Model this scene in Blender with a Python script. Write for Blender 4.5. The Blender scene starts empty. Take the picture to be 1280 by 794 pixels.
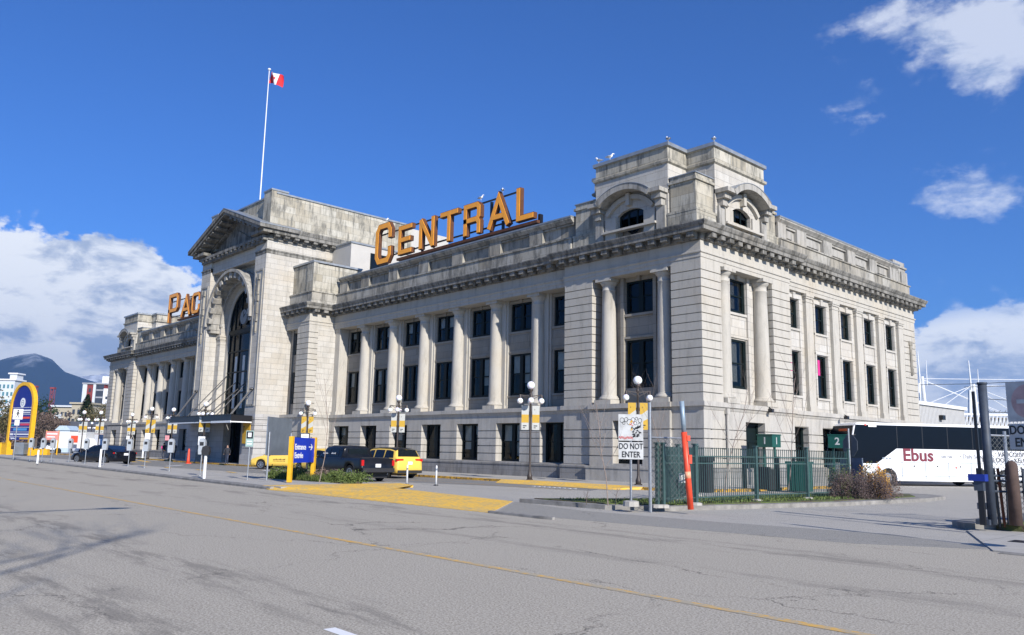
import bpy, bmesh, math, random
from mathutils import Vector, Matrix
random.seed(7)
S = bpy.context.scene
COL = S.collection
R = math.radians
PI = math.pi

# ------------------------------------------------------------ camera
cam_d = bpy.data.cameras.new('camera'); cam = bpy.data.objects.new('camera', cam_d); COL.objects.link(cam)
cam_d.sensor_width = 36; cam_d.lens = 36*1006/1280; cam_d.clip_start = 0.1; cam_d.clip_end = 30000
CP = Vector((23.9395, -35.8923, 1.7))
_r = Vector((0.6821790, 0.7309557, 0.0183201)); _d = Vector((-0.1071436, 0.1247160, -0.9863905)); _f = Vector((-0.7232925, 0.6709320, 0.1633959))
M3 = Matrix((_r, -_d, -_f)).transposed()
cam.matrix_world = Matrix.Translation(CP) @ M3.to_4x4()
S.camera = cam
def at(px, py, D):                       # world point of a photo pixel at depth D along the view
    return CP + _r*((px-640)/1006*D) + _d*((py-397)/1006*D) + _f*D

# ------------------------------------------------------------ light
SUN = Vector((1.0, -0.245, 0.55)).normalized()
sun_el = math.asin(SUN.z); sun_az = math.atan2(SUN.x, SUN.y)
sl = bpy.data.lights.new('sun', 'SUN'); sl.energy = 5.0; sl.angle = R(0.5); sl.color = (1.0, 0.945, 0.875)
so = bpy.data.objects.new('sun', sl); COL.objects.link(so); so.location = (60, -40, 60)
so.rotation_euler = SUN.to_track_quat('Z', 'Y').to_euler()
S.view_settings.view_transform = 'Standard'; S.view_settings.look = 'None'
S.view_settings.exposure = 0.35; S.view_settings.gamma = 1; S.view_settings.use_curve_mapping = False

# ------------------------------------------------------------ node helpers
class G:
    def __init__(s, tree): s.t = tree; s.n = tree.nodes; s.l = tree.links
    def new(s, typ, **kw):
        n = s.n.new(typ)
        for k, v in kw.items():
            if k.startswith('i_'):
                key = k[2:]; key = int(key) if key.isdigit() else key.replace('_', ' ')
                s.put(n.inputs[key], v)
            else: setattr(n, k, v)
        return n
    def put(s, sock, v):
        if hasattr(v, 'is_output') or isinstance(v, bpy.types.NodeSocket): s.l.new(v, sock)
        else: sock.default_value = v
    def math(s, op, a, b=None, c=None, clamp=False):
        n = s.n.new('ShaderNodeMath'); n.operation = op; n.use_clamp = clamp
        s.put(n.inputs[0], a)
        if b is not None: s.put(n.inputs[1], b)
        if c is not None: s.put(n.inputs[2], c)
        return n.outputs[0]
    def mix(s, f, a, b, mode='MIX'):
        n = s.n.new('ShaderNodeMix'); n.data_type = 'RGBA'; n.blend_type = mode
        s.put(n.inputs[0], f); s.put(n.inputs[6], a); s.put(n.inputs[7], b)
        return n.outputs[2]
    def rng(s, v, a, b, c=0.0, d=1.0, smooth=False):
        n = s.n.new('ShaderNodeMapRange'); n.interpolation_type = 'SMOOTHSTEP' if smooth else 'LINEAR'
        s.put(n.inputs[0], v); s.put(n.inputs[1], a); s.put(n.inputs[2], b); s.put(n.inputs[3], c); s.put(n.inputs[4], d)
        return n.outputs[0]
    def noise(s, vec, sc, det=4.0, rough=0.55, dist=0.0):
        n = s.n.new('ShaderNodeTexNoise'); s.put(n.inputs['Vector'], vec)
        n.inputs['Scale'].default_value = sc; n.inputs['Detail'].default_value = det
        n.inputs['Roughness'].default_value = rough; n.inputs['Distortion'].default_value = dist
        return n.outputs['Fac']
    def mapping(s, vec, scale=(1,1,1), loc=(0,0,0), rot=(0,0,0)):
        n = s.n.new('ShaderNodeMapping'); s.put(n.inputs[0], vec)
        n.inputs['Scale'].default_value = scale; n.inputs['Location'].default_value = loc; n.inputs['Rotation'].default_value = rot
        return n.outputs[0]
def c4(c): return (c[0], c[1], c[2], 1.0)
def newmat(name):
    m = bpy.data.materials.new(name); m.use_nodes = True
    g = G(m.node_tree); b = g.n['Principled BSDF']
    return m, g, b
def pos(g): return g.n.new('ShaderNodeNewGeometry').outputs['Position']
def objc(g): return g.n.new('ShaderNodeTexCoord').outputs['Object']
def bump(g, b, h, strength=0.3, dist=0.02):
    n = g.n.new('ShaderNodeBump'); n.inputs['Strength'].default_value = strength; n.inputs['Distance'].default_value = dist
    g.put(n.inputs['Height'], h); g.l.new(n.outputs[0], b.inputs['Normal'])
def simple(name, col, rough=0.6, metal=0.0, var=0.08, scale=6.0, spec=0.5, bmp=0.0):
    m, g, b = newmat(name)
    b.inputs['Roughness'].default_value = rough; b.inputs['Metallic'].default_value = metal
    b.inputs['Specular IOR Level'].default_value = spec
    if var > 0:
        n = g.noise(objc(g), scale, 5, 0.6)
        f = g.rng(n, 0.3, 0.7, 1-var, 1+var)
        cc = g.new('ShaderNodeCombineColor'); [g.put(cc.inputs[i], f) for i in range(3)]
        g.put(b.inputs['Base Color'], g.mix(1.0, c4(col), cc.outputs[0], 'MULTIPLY'))
        if bmp: bump(g, b, n, bmp, 0.02)
    else: b.inputs['Base Color'].default_value = c4(col)
    return m

# ------------------------------------------------------------ world: sky with real clouds by direction
W = bpy.data.worlds.new('World'); S.world = W; W.use_nodes = True
g = G(W.node_tree); bg = g.n['Background']; bg.inputs['Strength'].default_value = 0.08
sky = g.new('ShaderNodeTexSky', sky_type='NISHITA'); sky.sun_disc = False
sky.sun_elevation = sun_el; sky.sun_rotation = sun_az; sky.altitude = 50; sky.air_density = 1.0; sky.dust_density = 0.4; sky.ozone_density = 3.0
dirn = g.new('ShaderNodeTexCoord').outputs['Generated']
nrm = g.new('ShaderNodeVectorMath', operation='NORMALIZE'); g.put(nrm.inputs[0], dirn); D0 = nrm.outputs[0]
skyc = g.mix(1.0, sky.outputs[0], (0.40, 0.78, 1.46, 1), 'MULTIPLY')
n1 = g.noise(g.mapping(D0, (1, 1, 1.9)), 5.5, 10, 0.58, 0.25)
n2 = g.noise(g.mapping(D0, (1, 1, 1.7), (3.1, 1.2, 0.4)), 11.0, 9, 0.6, 0.2)
def lobe(px, py, sx, sy):
    d = (at(px, py, 1.0) - CP).normalized()
    e1 = Vector((-d.y, d.x, 0)).normalized(); e2 = d.cross(e1)
    def dot(v):
        n = g.new('ShaderNodeVectorMath', operation='DOT_PRODUCT'); g.put(n.inputs[0], D0); n.inputs[1].default_value = v; return n.outputs['Value']
    a = g.math('DIVIDE', dot(e1), sx/1006); b_ = g.math('DIVIDE', dot(e2), sy/1006)
    r2 = g.math('ADD', g.math('MULTIPLY', a, a), g.math('MULTIPLY', b_, b_))
    ex = g.math('POWER', 2.718, g.math('MULTIPLY', r2, -1.0))
    return g.math('MULTIPLY', ex, g.math('GREATER_THAN', dot(d), 0.0))
def addl(ls):
    v = None
    for (p, w) in ls:
        q = g.math('MULTIPLY', lobe(*p), w); v = q if v is None else g.math('ADD', v, q)
    return v
big = addl([((20, 405, 250, 88), 0.72), ((140, 355, 75, 46), 0.55), ((90, 440, 170, 50), .5), ((1195, 472, 80, 54), .90), ((1300, 500, 120, 50), .6), ((-350, 380, 300, 120), .7), ((1600, 420, 220, 110), .6)])
small = addl([((1175, 48, 118, 60), 0.48), ((1080, 130, 50, 34), 0.47), ((1205, 250, 66, 48), 0.46), ((1265, 40, 80, 60), .40), ((910, 140, 60, 25), .12), ((970, 155, 40, 18), .12)])
dens = g.math('ADD', g.math('ADD', big, small), g.math('MULTIPLY', g.math('SUBTRACT', n1, 0.5), 1.9))
n5 = g.noise(g.mapping(D0, (1, 1, 1.3), (2.2, .4, .9)), 34.0, 6, 0.62, 0.1)
dens = g.math('ADD', dens, g.math('MULTIPLY', g.math('SUBTRACT', n2, 0.5), 1.0))
dens = g.math('ADD', dens, g.math('MULTIPLY', g.math('SUBTRACT', n5, 0.5), 0.45))
wid = g.rng(big, 0.05, 0.35, 0.36, 0.10)
cov_b = g.math('MULTIPLY', g.rng(dens, 0.34, g.math('ADD', wid, 0.36), 0, 1, True), g.rng(big, 0.03, 0.3, 0.62, 1.0))
cov = g.math('MULTIPLY', cov_b, g.rng(g.math('ADD', big, g.math('MULTIPLY', small, 1.9)), 0.05, 0.5, 0, 1, True))
n3 = g.noise(g.mapping(D0, (1, 1, 2.6), (0.3, 0.1, 0.06)), 6.0, 8, 0.6, 0.3)
n4 = g.noise(g.mapping(D0, (1, 1, 2.2), (0.5, 0.7, 0.1)), 16.0, 7, 0.6, 0.3)
lit = g.rng(g.math('ADD', g.math('MULTIPLY', n3, 0.60), g.math('MULTIPLY', n4, 0.48)), 0.43, 0.56, 0, 1, True)
cloudc = g.mix(lit, (4.6, 5.6, 7.6, 1), (10.4, 10.8, 11.4, 1))
fin = g.mix(cov, skyc, cloudc)
g.put(bg.inputs['Color'], fin)

# ------------------------------------------------------------ mesh builder
class MB:
    def __init__(s, T=None): s.v = []; s.f = []; s.T = T; s.m = []; s.mi = 0; s.sm = []; s.smooth = False
    def add(s, vs, fs):
        o = len(s.v); s.v += [tuple(p) for p in vs]
        for f in fs: s.f.append([i+o for i in f]); s.m.append(s.mi); s.sm.append(s.smooth)
    def box(s, x0, x1, y0, y1, z0, z1):
        if x0 > x1: x0, x1 = x1, x0
        if y0 > y1: y0, y1 = y1, y0
        vs = [(x0,y0,z0),(x1,y0,z0),(x1,y1,z0),(x0,y1,z0),(x0,y0,z1),(x1,y0,z1),(x1,y1,z1),(x0,y1,z1)]
        s.add(vs, [(0,3,2,1),(4,5,6,7),(0,1,5,4),(1,2,6,5),(2,3,7,6),(3,0,4,7)])
    def obox(s, c, ax, ay, az):           # oriented box: centre and half vectors
        c, ax, ay, az = map(Vector, (c, ax, ay, az)); vs = []
        for dz in (-1, 1):
            for dx, dy in ((-1,-1),(1,-1),(1,1),(-1,1)): vs.append(c+ax*dx+ay*dy+az*dz)
        s.add(vs, [(0,3,2,1),(4,5,6,7),(0,1,5,4),(1,2,6,5),(2,3,7,6),(3,0,4,7)])
    def bar(s, a, b, w, h=None):
        a, b = Vector(a), Vector(b); h = h or w; d = (b-a)
        up = Vector((0,0,1)) if abs(d.normalized().z) < .95 else Vector((0,1,0))
        e = d.cross(up).normalized(); u = e.cross(d).normalized()
        s.obox((a+b)/2, d/2, e*w/2, u*h/2)
    def tube(s, pts, rad, n=8, cap=True):
        pts = [Vector(p) for p in pts]
        rad = rad if isinstance(rad, (list, tuple)) else [rad]*len(pts)
        vs = []; k = len(pts)
        ref = Vector((0,0,1)) if abs((pts[-1]-pts[0]).normalized().z) < .9 else Vector((1,0,0))
        for i, p in enumerate(pts):
            d = (pts[min(i+1, k-1)]-pts[max(i-1, 0)]).normalized()
            e = d.cross(ref).normalized(); u = e.cross(d)
            for j in range(n):
                a = 2*PI*j/n; vs.append(p+e*math.cos(a)*rad[i]+u*math.sin(a)*rad[i])
        fs = []
        for i in range(k-1):
            for j in range(n):
                a = i*n+j; b = i*n+(j+1) % n; fs.append((a, b, b+n, a+n))
        if cap: fs.append(tuple(range(n))[::-1]); fs.append(tuple(range((k-1)*n, k*n)))
        s.add(vs, fs)
    def lathe(s, cx, cy, prof, n=24):     # prof [(r,z)]
        vs = []; k = len(prof)
        for r, z in prof:
            for j in range(n): a = 2*PI*j/n; vs.append((cx+r*math.cos(a), cy+r*math.sin(a), z))
        fs = []
        for i in range(k-1):
            for j in range(n):
                a = i*n+j; b = i*n+(j+1) % n; fs.append((a, b, b+n, a+n))
        fs.append(tuple(range(n))[::-1]); fs.append(tuple(range((k-1)*n, k*n)))
        s.add(vs, fs)
    def prism(s, poly, z0, z1, f=None):   # poly 2D, extruded third axis; f maps (a,b,t)->xyz
        f = f or (lambda a, b, t: (a, b, t)); n = len(poly)
        vs = [f(a, b, z0) for a, b in poly]+[f(a, b, z1) for a, b in poly]
        fs = [tuple(range(n))[::-1], tuple(range(n, 2*n))]+[(i, (i+1) % n, (i+1) % n+n, i+n) for i in range(n)]
        s.add(vs, fs)
    def sphere(s, c, r, n=16, sz=1.0):
        prof = [(max(r*math.sin(PI*i/n), 1e-4), c[2]-r*sz*math.cos(PI*i/n)) for i in range(n+1)]
        s.lathe(c[0], c[1], prof, n)
    def sweep(s, path, prof):             # plan polyline, profile [(out, z)] closed
        k = len(path); P = [Vector(p) for p in path]; offs = []
        for i in range(k):
            ns = []
            if i > 0: d = (P[i]-P[i-1]).normalized(); ns.append(Vector((d.y, -d.x)))
            if i < k-1: d = (P[i+1]-P[i]).normalized(); ns.append(Vector((d.y, -d.x)))
            if len(ns) == 2:
                b = (ns[0]+ns[1]).normalized(); offs.append(b/max(b.dot(ns[0]), .2))
            else: offs.append(ns[0])
        m = len(prof); vs = []
        for i in range(k):
            for (o, z) in prof: q = P[i]+offs[i]*o; vs.append((q.x, q.y, z))
        fs = []
        for i in range(k-1):
            for j in range(m):
                a = i*m+j; b = i*m+(j+1) % m; fs.append((a, b, b+m, a+m))
        fs.append(tuple(range(m))[::-1]); fs.append(tuple(range((k-1)*m, k*m)))
        s.add(vs, fs)
    def build(s, name, mats, parent=None, recalc=True, loc=None, rotz=0):
        me = bpy.data.meshes.new(name)
        vs = [s.T(*p) for p in s.v] if s.T else s.v
        me.from_pydata(vs, [], s.f)
        mats = mats if isinstance(mats, (list, tuple)) else [mats]
        for m in mats: me.materials.append(m)
        me.polygons.foreach_set('material_index', s.m)
        me.polygons.foreach_set('use_smooth', s.sm)
        if recalc:
            bm = bmesh.new(); bm.from_mesh(me); bmesh.ops.recalc_face_normals(bm, faces=bm.faces[:]); bm.to_mesh(me); bm.free()
        me.update()
        return put(name, me, parent, loc, rotz)
def put(name, me, parent=None, loc=None, rotz=0):
    o = bpy.data.objects.new(name, me); COL.objects.link(o)
    if parent is not None: o.parent = parent
    if loc is not None: o.location = loc
    if rotz: o.rotation_euler.z = rotz
    return o
def empty(name, label, cat, loc=(0,0,0), rotz=0, group=None):
    o = bpy.data.objects.new(name, None); COL.objects.link(o); o.location = loc; o.rotation_euler.z = rotz
    return tag(o, label, cat, group)
def tag(o, label=None, cat=None, group=None, kind=None):
    if label: o['label'] = label
    if cat: o['category'] = cat
    if group: o['group'] = group
    if kind: o['kind'] = kind
    return o
def struct(o, kind='structure'): o['kind'] = kind; return o
def dup(root, loc, rotz=None, label=None):
    r = root.copy(); COL.objects.link(r); r.location = loc
    if rotz is not None: r.rotation_euler.z = rotz
    if label: r['label'] = label
    def rec(a, b):
        for ch in list(a.children):
            c = ch.copy(); COL.objects.link(c); c.parent = b; rec(ch, c)
    rec(root, r); return r
def text(body, size, mat, name, parent=None, loc=(0,0,0), rot=(R(90),0,0), ext=0.004, align='CENTER', sx=1.0, bold=0.0, label=None):
    cu = bpy.data.curves.new('t', 'FONT'); cu.body = body; cu.size = size; cu.extrude = ext; cu.align_x = align; cu.align_y = 'CENTER'; cu.offset = bold; cu.resolution_u = 3
    o = bpy.data.objects.new('t', cu); COL.objects.link(o)
    bpy.context.view_layer.update()
    me = bpy.data.meshes.new_from_object(o.evaluated_get(bpy.context.evaluated_depsgraph_get()))
    bpy.data.objects.remove(o); bpy.data.curves.remove(cu)
    for v in me.vertices: v.co.x *= sx
    me.materials.clear(); me.materials.append(mat)
    q = put(name, me, parent, loc); q.rotation_euler = rot
    return q
# ------------------------------------------------------------ materials
def stone(name, base, row=0.47, brick=1.25, joint=0.012, dirt=0.25, jcol=0.55, hue=0.0, streak=0.3, thr=0.0, bv=1.0):
    m, g, b = newmat(name); P = pos(g)
    geo = g.n.new('ShaderNodeNewGeometry'); sep = g.new('ShaderNodeSeparateXYZ', i_0=geo.outputs['True Normal'])
    sp = g.new('ShaderNodeSeparateXYZ', i_0=P)
    sel = g.math('GREATER_THAN', g.math('ABSOLUTE', sep.outputs[0]), g.math('ABSOLUTE', sep.outputs[1]))
    u = g.math('ADD', g.math('MULTIPLY', sel, sp.outputs[1]), g.math('MULTIPLY', g.math('SUBTRACT', 1.0, sel), sp.outputs[0]))
    cv = g.new('ShaderNodeCombineXYZ', i_0=u, i_1=g.math('ADD', sp.outputs[2], 0.02))
    base_c = c4(base); col = base_c
    big = g.noise(P, 0.35, 6, 0.6); mid = g.noise(g.mapping(P, (1, 1, 0.35)), 1.7, 8, 0.65); fine = g.noise(P, 14, 5, 0.7)
    warm = (base[0]*1.04, base[1]*0.97, base[2]*0.86, 1); dark = (base[0]*0.42, base[1]*0.42, base[2]*0.41, 1)
    if row:
        br = g.new('ShaderNodeTexBrick', i_Vector=cv.outputs[0]); br.offset = 0.5
        br.inputs['Scale'].default_value = 1.0; br.inputs['Brick Width'].default_value = brick; br.inputs['Row Height'].default_value = row
        br.inputs['Mortar Size'].default_value = joint; br.inputs['Mortar Smooth'].default_value = 0.3
        br.inputs['Color1'].default_value = (base[0]*(1+.06*bv), base[1]*(1+.06*bv), base[2]*(1+.05*bv), 1)
        br.inputs['Color2'].default_value = (base[0]*(1-.08*bv), base[1]*(1-.10*bv), base[2]*(1-.14*bv), 1)
        br.inputs['Mortar'].default_value = (base[0]*jcol, base[1]*jcol, base[2]*jcol, 1)
        col = br.outputs['Color']
    col = g.mix(g.rng(big, 0.5, 0.72, 0, 0.7), col, g.mix(1.0, col, (1.03, 0.96, 0.86, 1), 'MULTIPLY'))
    st = g.noise(g.mapping(P, (2.3, 2.3, 0.22)), 1.6, 7, 0.7)
    dm = g.math('MULTIPLY', g.rng(st, 0.5-thr, 0.72-thr, 0, 1, True), streak)
    dm = g.math('ADD', dm, g.math('MULTIPLY', g.rng(mid, 0.48-thr, 0.70-thr, 0, 1, True), dirt), clamp=True)
    col = g.mix(dm, col, dark)
    f = g.rng(fine, 0.3, 0.7, 0.93, 1.06); cc = g.new('ShaderNodeCombineColor'); [g.put(cc.inputs[i], f) for i in range(3)]
    col = g.mix(1.0, col, cc.outputs[0], 'MULTIPLY')
    g.put(b.inputs['Base Color'], col); b.inputs['Roughness'].default_value = 0.88; b.inputs['Specular IOR Level'].default_value = 0.25
    h = g.math('ADD', g.math('MULTIPLY', fine, 0.35), g.math('MULTIPLY', mid, 0.6))
    if row: h = g.math('SUBTRACT', h, g.math('MULTIPLY', br.outputs['Fac'], 1.0))
    bump(g, b, h, 0.5, 0.02)
    return m
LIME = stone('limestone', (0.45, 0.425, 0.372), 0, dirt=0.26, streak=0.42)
LIMEB = stone('limestone_ashlar', (0.475, 0.455, 0.415), 0.47, 1.35, 0.012, dirt=0.22, streak=0.32, jcol=.58, bv=1.0)
TRIM = stone('limestone_trim', (0.37, 0.355, 0.32), 0, dirt=0.6, streak=0.75, thr=.03)
GRANBASE = stone('dark_granite_base', (0.25, 0.245, 0.24), 0.5, 1.6, .01, dirt=0.5, streak=0.5, thr=.03)
GRAN = stone('granite', (0.43, 0.41, 0.37), 0.0, dirt=0.3, streak=0.42, thr=.02)
GRANB = stone('granite_ashlar', (0.42, 0.415, 0.41), 0.52, 1.5, 0.012, dirt=0.14, streak=0.12)
DIRTY = stone('weathered_limestone', (0.44, 0.42, 0.365), 0.62, 1.7, 0.010, dirt=.9, jcol=0.45, streak=.95, thr=.03, bv=2.2)
TRIMD = stone('sooty_shaded_cornice', (0.25, 0.24, 0.215), 0, dirt=0.85, streak=1.0, thr=.05)  # sooty stone, base colour also darkened to stand in for shade under the overhangs
DIRTP = stone('weathered_trim', (0.36, 0.345, 0.31), 0.9, 1.4, .012, dirt=0.85, streak=.9, thr=.03, bv=2)
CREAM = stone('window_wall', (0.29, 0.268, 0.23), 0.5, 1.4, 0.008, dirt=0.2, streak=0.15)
FRAME = simple('dark_window_paint', (0.004, 0.010, 0.010), 0.5, var=0.1, spec=.2)
DARKIN = simple('dark_interior', (0.012, 0.012, 0.013), 0.9, var=0)
CURT = simple('pale_blind', (0.62, 0.60, 0.55), 0.8, var=0.15, scale=3)
PINK = simple('pink_blind', (0.55, 0.03, 0.20), 0.7, var=0.1)
METALC = simple('roof_flashing', (0.30, 0.32, 0.33), 0.45, 0.4, var=0.2, scale=2)
BLACK = simple('black_paint', (0.012, 0.012, 0.014), 0.35, var=0.1)
STEEL = simple('galvanised_steel', (0.33, 0.35, 0.37), 0.45, 0.7, var=0.2, scale=20)
WHITE = simple('white_paint', (0.75, 0.76, 0.76), 0.4, var=0.05)
YELL = simple('yellow_paint', (0.72, 0.40, 0.015), 0.5, var=0.12, scale=4)
BLUEP = simple('blue_sign', (0.006, 0.035, 0.42), 0.4, var=0.04)
GREENP = simple('green_fence_paint', (0.045, 0.085, 0.078), 0.4, var=0.2, scale=8)
GREENB = simple('green_box_paint', (0.008, 0.075, 0.055), 0.4, var=0.1)
ORANGE = simple('orange_red_paint', (0.75, 0.075, 0.03), 0.45, var=0.15, scale=5)
TIRE = simple('tyre_rubber', (0.012, 0.012, 0.012), 0.8, var=0.1)
RIM = simple('wheel_alloy', (0.45, 0.46, 0.48), 0.3, 0.8, var=0.1)
REDL = simple('red_lamp', (0.5, 0.01, 0.01), 0.2, var=0)
CHROME = simple('head_lamp', (0.8, 0.8, 0.82), 0.15, 0.2, var=0)
PLASTIC = simple('black_plastic', (0.02, 0.02, 0.022), 0.55, var=0.1)
BARK = simple('bark', (0.11, 0.085, 0.07), 0.9, var=0.35, scale=9)
TWIG = simple('pale_twig', (0.24, 0.19, 0.16), 0.85, var=0.3, scale=9)
BOARD = simple('grey_sign_back', (0.27, 0.31, 0.35), 0.4, 0.5, var=0.15, scale=1.5)
def glassmat(name, tint, refl):
    m, g, b = newmat(name); g.n.remove(b); out = g.n['Material Output']
    tr = g.new('ShaderNodeBsdfTransparent'); tr.inputs[0].default_value = c4(tint)
    gl = g.new('ShaderNodeBsdfGlossy'); gl.inputs['Roughness'].default_value = 0.03; gl.inputs['Color'].default_value = (0.9, 0.95, 1, 1)
    w = g.noise(objc(g), 1.2, 3)
    bm_ = g.n.new('ShaderNodeBump'); bm_.inputs['Strength'].default_value = 0.12; bm_.inputs['Distance'].default_value = 0.05; g.put(bm_.inputs['Height'], w); g.l.new(bm_.outputs[0], gl.inputs['Normal'])
    fr = g.new('ShaderNodeFresnel'); fr.inputs[0].default_value = 1.3
    f = g.math('ADD', fr.outputs[0], refl, clamp=True)
    mx = g.n.new('ShaderNodeMixShader'); g.put(mx.inputs[0], f); g.l.new(tr.outputs[0], mx.inputs[1]); g.l.new(gl.outputs[0], mx.inputs[2])
    g.l.new(mx.outputs[0], out.inputs[0]); return m
GLASS = glassmat('window_glass', (0.75, 0.78, 0.76), 0.006)
def carglass():
    m, g, b = newmat('car_glass'); b.inputs['Base Color'].default_value = (0.006, 0.009, 0.012, 1); b.inputs['Roughness'].default_value = 0.05
    b.inputs['Specular IOR Level'].default_value = 0.35; return m
CGLASS = carglass()
DGLASS = simple('dim_hall_glass', (.006, .008, .01), .15, var=0, spec=.12)
def carpaint(name, col, rough=0.25, dust=0.15):
    m, g, b = newmat(name); n = g.noise(objc(g), 3, 5, 0.6)
    g.put(b.inputs['Base Color'], g.mix(g.rng(n, .4, .7, 0, dust), c4(col), (0.2, 0.19, 0.17, 1)))
    b.inputs['Roughness'].default_value = rough; b.inputs['Coat Weight'].default_value = 0.18; b.inputs['Specular IOR Level'].default_value = .35; b.inputs['Coat Roughness'].default_value = 0.06
    return m
PBLACK = carpaint('black_car_paint', (0.006, 0.007, 0.009), 0.3, 0.05); PNAVY = carpaint('dark_blue_paint', (0.002, 0.003, 0.008), 0.25, 0.05)
PYEL = carpaint('taxi_yellow', (0.78, 0.52, 0.09), 0.35, 0.08); PWHITE = carpaint('white_car_paint', (0.78, 0.79, 0.8), 0.3, 0.05)
PGREY = carpaint('grey_car_paint', (0.2, 0.21, 0.22), 0.3, 0.05); PRED = carpaint('red_car_paint', (0.3, 0.02, 0.02), 0.3, .05)

def asphalt(name, base, light, patch=0.5, crack=True):
    m, g, b = newmat(name); P = pos(g)
    ag = g.new('ShaderNodeTexVoronoi', i_Vector=P); ag.inputs['Scale'].default_value = 55
    ag2 = g.noise(P, 38, 4, 0.75); ag3 = g.noise(P, 9, 5, 0.7)
    lo = g.noise(g.mapping(P, (0.10, 0.5, 1)), 1.0, 7, 0.65, 0.3); lo2 = g.noise(P, 0.55, 6, 0.6)
    col = g.mix(g.rng(ag2, 0.40, 0.60), c4(tuple(x*0.50 for x in base)), c4(light))
    col = g.mix(g.rng(ag.outputs['Distance'], 0.0, 0.8, 0.35, 0), col, c4(tuple(x*1.35 for x in light)))
    col = g.mix(g.rng(ag3, 0.35, 0.7, 0, 0.35), col, c4(base))
    col = g.mix(g.rng(lo, 0.50, 0.66, 0, patch*0.55, True), col, c4(tuple(x*0.62 for x in base)))
    if crack:   # rough dark scuffed patches in the wheel tracks and thin wandering cracks
        sp = g.new('ShaderNodeSeparateXYZ', i_0=P)
        def band(y, w, sc):
            d = g.math('ABSOLUTE', g.math('SUBTRACT', sp.outputs[1], y))
            return g.math('MULTIPLY', g.rng(d, 0, w, 1, 0, True), g.rng(g.noise(g.mapping(P, (0.35, 1.6, 1)), sc, 8, 0.72), 0.47, 0.60, 0, 1, True))
        bs = g.math('ADD', g.math('ADD', band(-31.2, 0.9, 1.2), band(-33.1, 1.1, 1.3)), g.math('ADD', band(-22.2, 1.2, 0.9), g.math('MULTIPLY', band(-25.2, 0.7, 0.8), 0.6)), clamp=True)
        bs = g.math('MULTIPLY', bs, g.rng(ag2, 0.3, 0.55, 0.35, 1))
        col = g.mix(g.math('MULTIPLY', bs, 0.5), col, c4((0.07, 0.065, 0.06)))
    wob = g.noise(P, 0.9, 6, 0.7); wv = g.new('ShaderNodeCombineXYZ', i_0=g.math('MULTIPLY', wob, 1.6), i_1=g.math('MULTIPLY', g.noise(g.mapping(P, (1,1,1), (5,3,0)), 1.3, 6, 0.7), 1.2))
    va = g.new('ShaderNodeVectorMath', operation='ADD'); g.put(va.inputs[0], g.mapping(P, (0.6, 1.0, 1))); g.l.new(wv.outputs[0], va.inputs[1])
    cr = g.new('ShaderNodeTexVoronoi', i_Vector=va.outputs[0]); cr.feature = 'DISTANCE_TO_EDGE'; cr.inputs['Scale'].default_value = 0.23
    cm = g.math('MULTIPLY', g.rng(cr.outputs['Distance'], 0.0, 0.0045, 1, 0), g.rng(lo2, 0.42, 0.56, 0, 1))
    col = g.mix(g.math('MULTIPLY', cm, 0.75 if crack else 0.5), col, (0.025, 0.023, 0.022, 1))
    g.put(b.inputs['Base Color'], col); b.inputs['Roughness'].default_value = 0.9; b.inputs['Specular IOR Level'].default_value = 0.25
    bump(g, b, g.math('SUBTRACT', g.math('ADD', ag2, g.math('MULTIPLY', ag3, 0.5)), cm), 0.5, 0.012)
    return m
ROAD = asphalt('road_asphalt', (0.36, 0.325, 0.262), (0.53, 0.485, 0.395), .12)
LOT = asphalt('lot_asphalt', (0.38, 0.36, 0.315), (0.50, 0.475, 0.42), 0.3, False)
APRON = asphalt('apron_asphalt', (0.29, 0.278, 0.245), (0.36, 0.345, 0.305), 0.2, False)
LANE = asphalt('lane_asphalt', (0.23, 0.225, 0.21), (0.29, 0.285, 0.27), 0.4, False)
def concrete(name, base):
    m, g, b = newmat(name); P = pos(g)
    br = g.new('ShaderNodeTexBrick', i_Vector=P); br.offset = 0; br.inputs['Scale'].default_value = 1; br.inputs['Brick Width'].default_value = 1.5; br.inputs['Row Height'].default_value = 1.5
    br.inputs['Mortar Size'].default_value = 0.012
    br.inputs['Color1'].default_value = c4(base); br.inputs['Color2'].default_value = c4(tuple(x*.92 for x in base)); br.inputs['Mortar'].default_value = c4(tuple(x*.5 for x in base))
    n = g.noise(P, 1.2, 7, 0.65); n2 = g.noise(P, 25, 4, 0.7)
    col = g.mix(g.rng(n, .45, .75, 0, .5), br.outputs['Color'], c4(tuple(x*.6 for x in base)))
    col = g.mix(g.rng(n2, .4, .75, 0, .3), col, c4(tuple(x*.5 for x in base)))
    g.put(b.inputs['Base Color'], col); b.inputs['Roughness'].default_value = .9; bump(g, b, n2, .3, .01); return m
WALK = concrete('sidewalk_concrete', (0.44, 0.42, 0.375))
KERBM = simple('kerb_concrete', (0.23, 0.22, 0.20), 0.9, var=0.35, scale=2.5, bmp=.3)
def wornpaint(name, col, under, wear=0.45):
    m, g, b = newmat(name); P = pos(g)
    n = g.noise(P, 7, 8, 0.75); n2 = g.noise(P, 0.8, 5, .6)
    f = g.rng(g.math('ADD', n, g.math('MULTIPLY', n2, 0.35)), wear+0.18, wear+0.34, 0, 1)
    g.put(b.inputs['Base Color'], g.mix(f, c4(col), c4(under))); b.inputs['Roughness'].default_value = .8; bump(g, b, g.noise(P, 38, 4, .75), .4, .01); return m
YLINE = wornpaint('worn_yellow_line', (0.72, 0.40, 0.05), (0.40, 0.35, 0.25), 0.38)
YRAMP = wornpaint('yellow_ramp_paint', (0.86, 0.50, 0.045), (0.46, 0.36, 0.18), 0.44)
YKERB = wornpaint('yellow_kerb_paint', (0.60, 0.34, 0.03), (0.05, 0.045, 0.04), 0.44)
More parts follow.
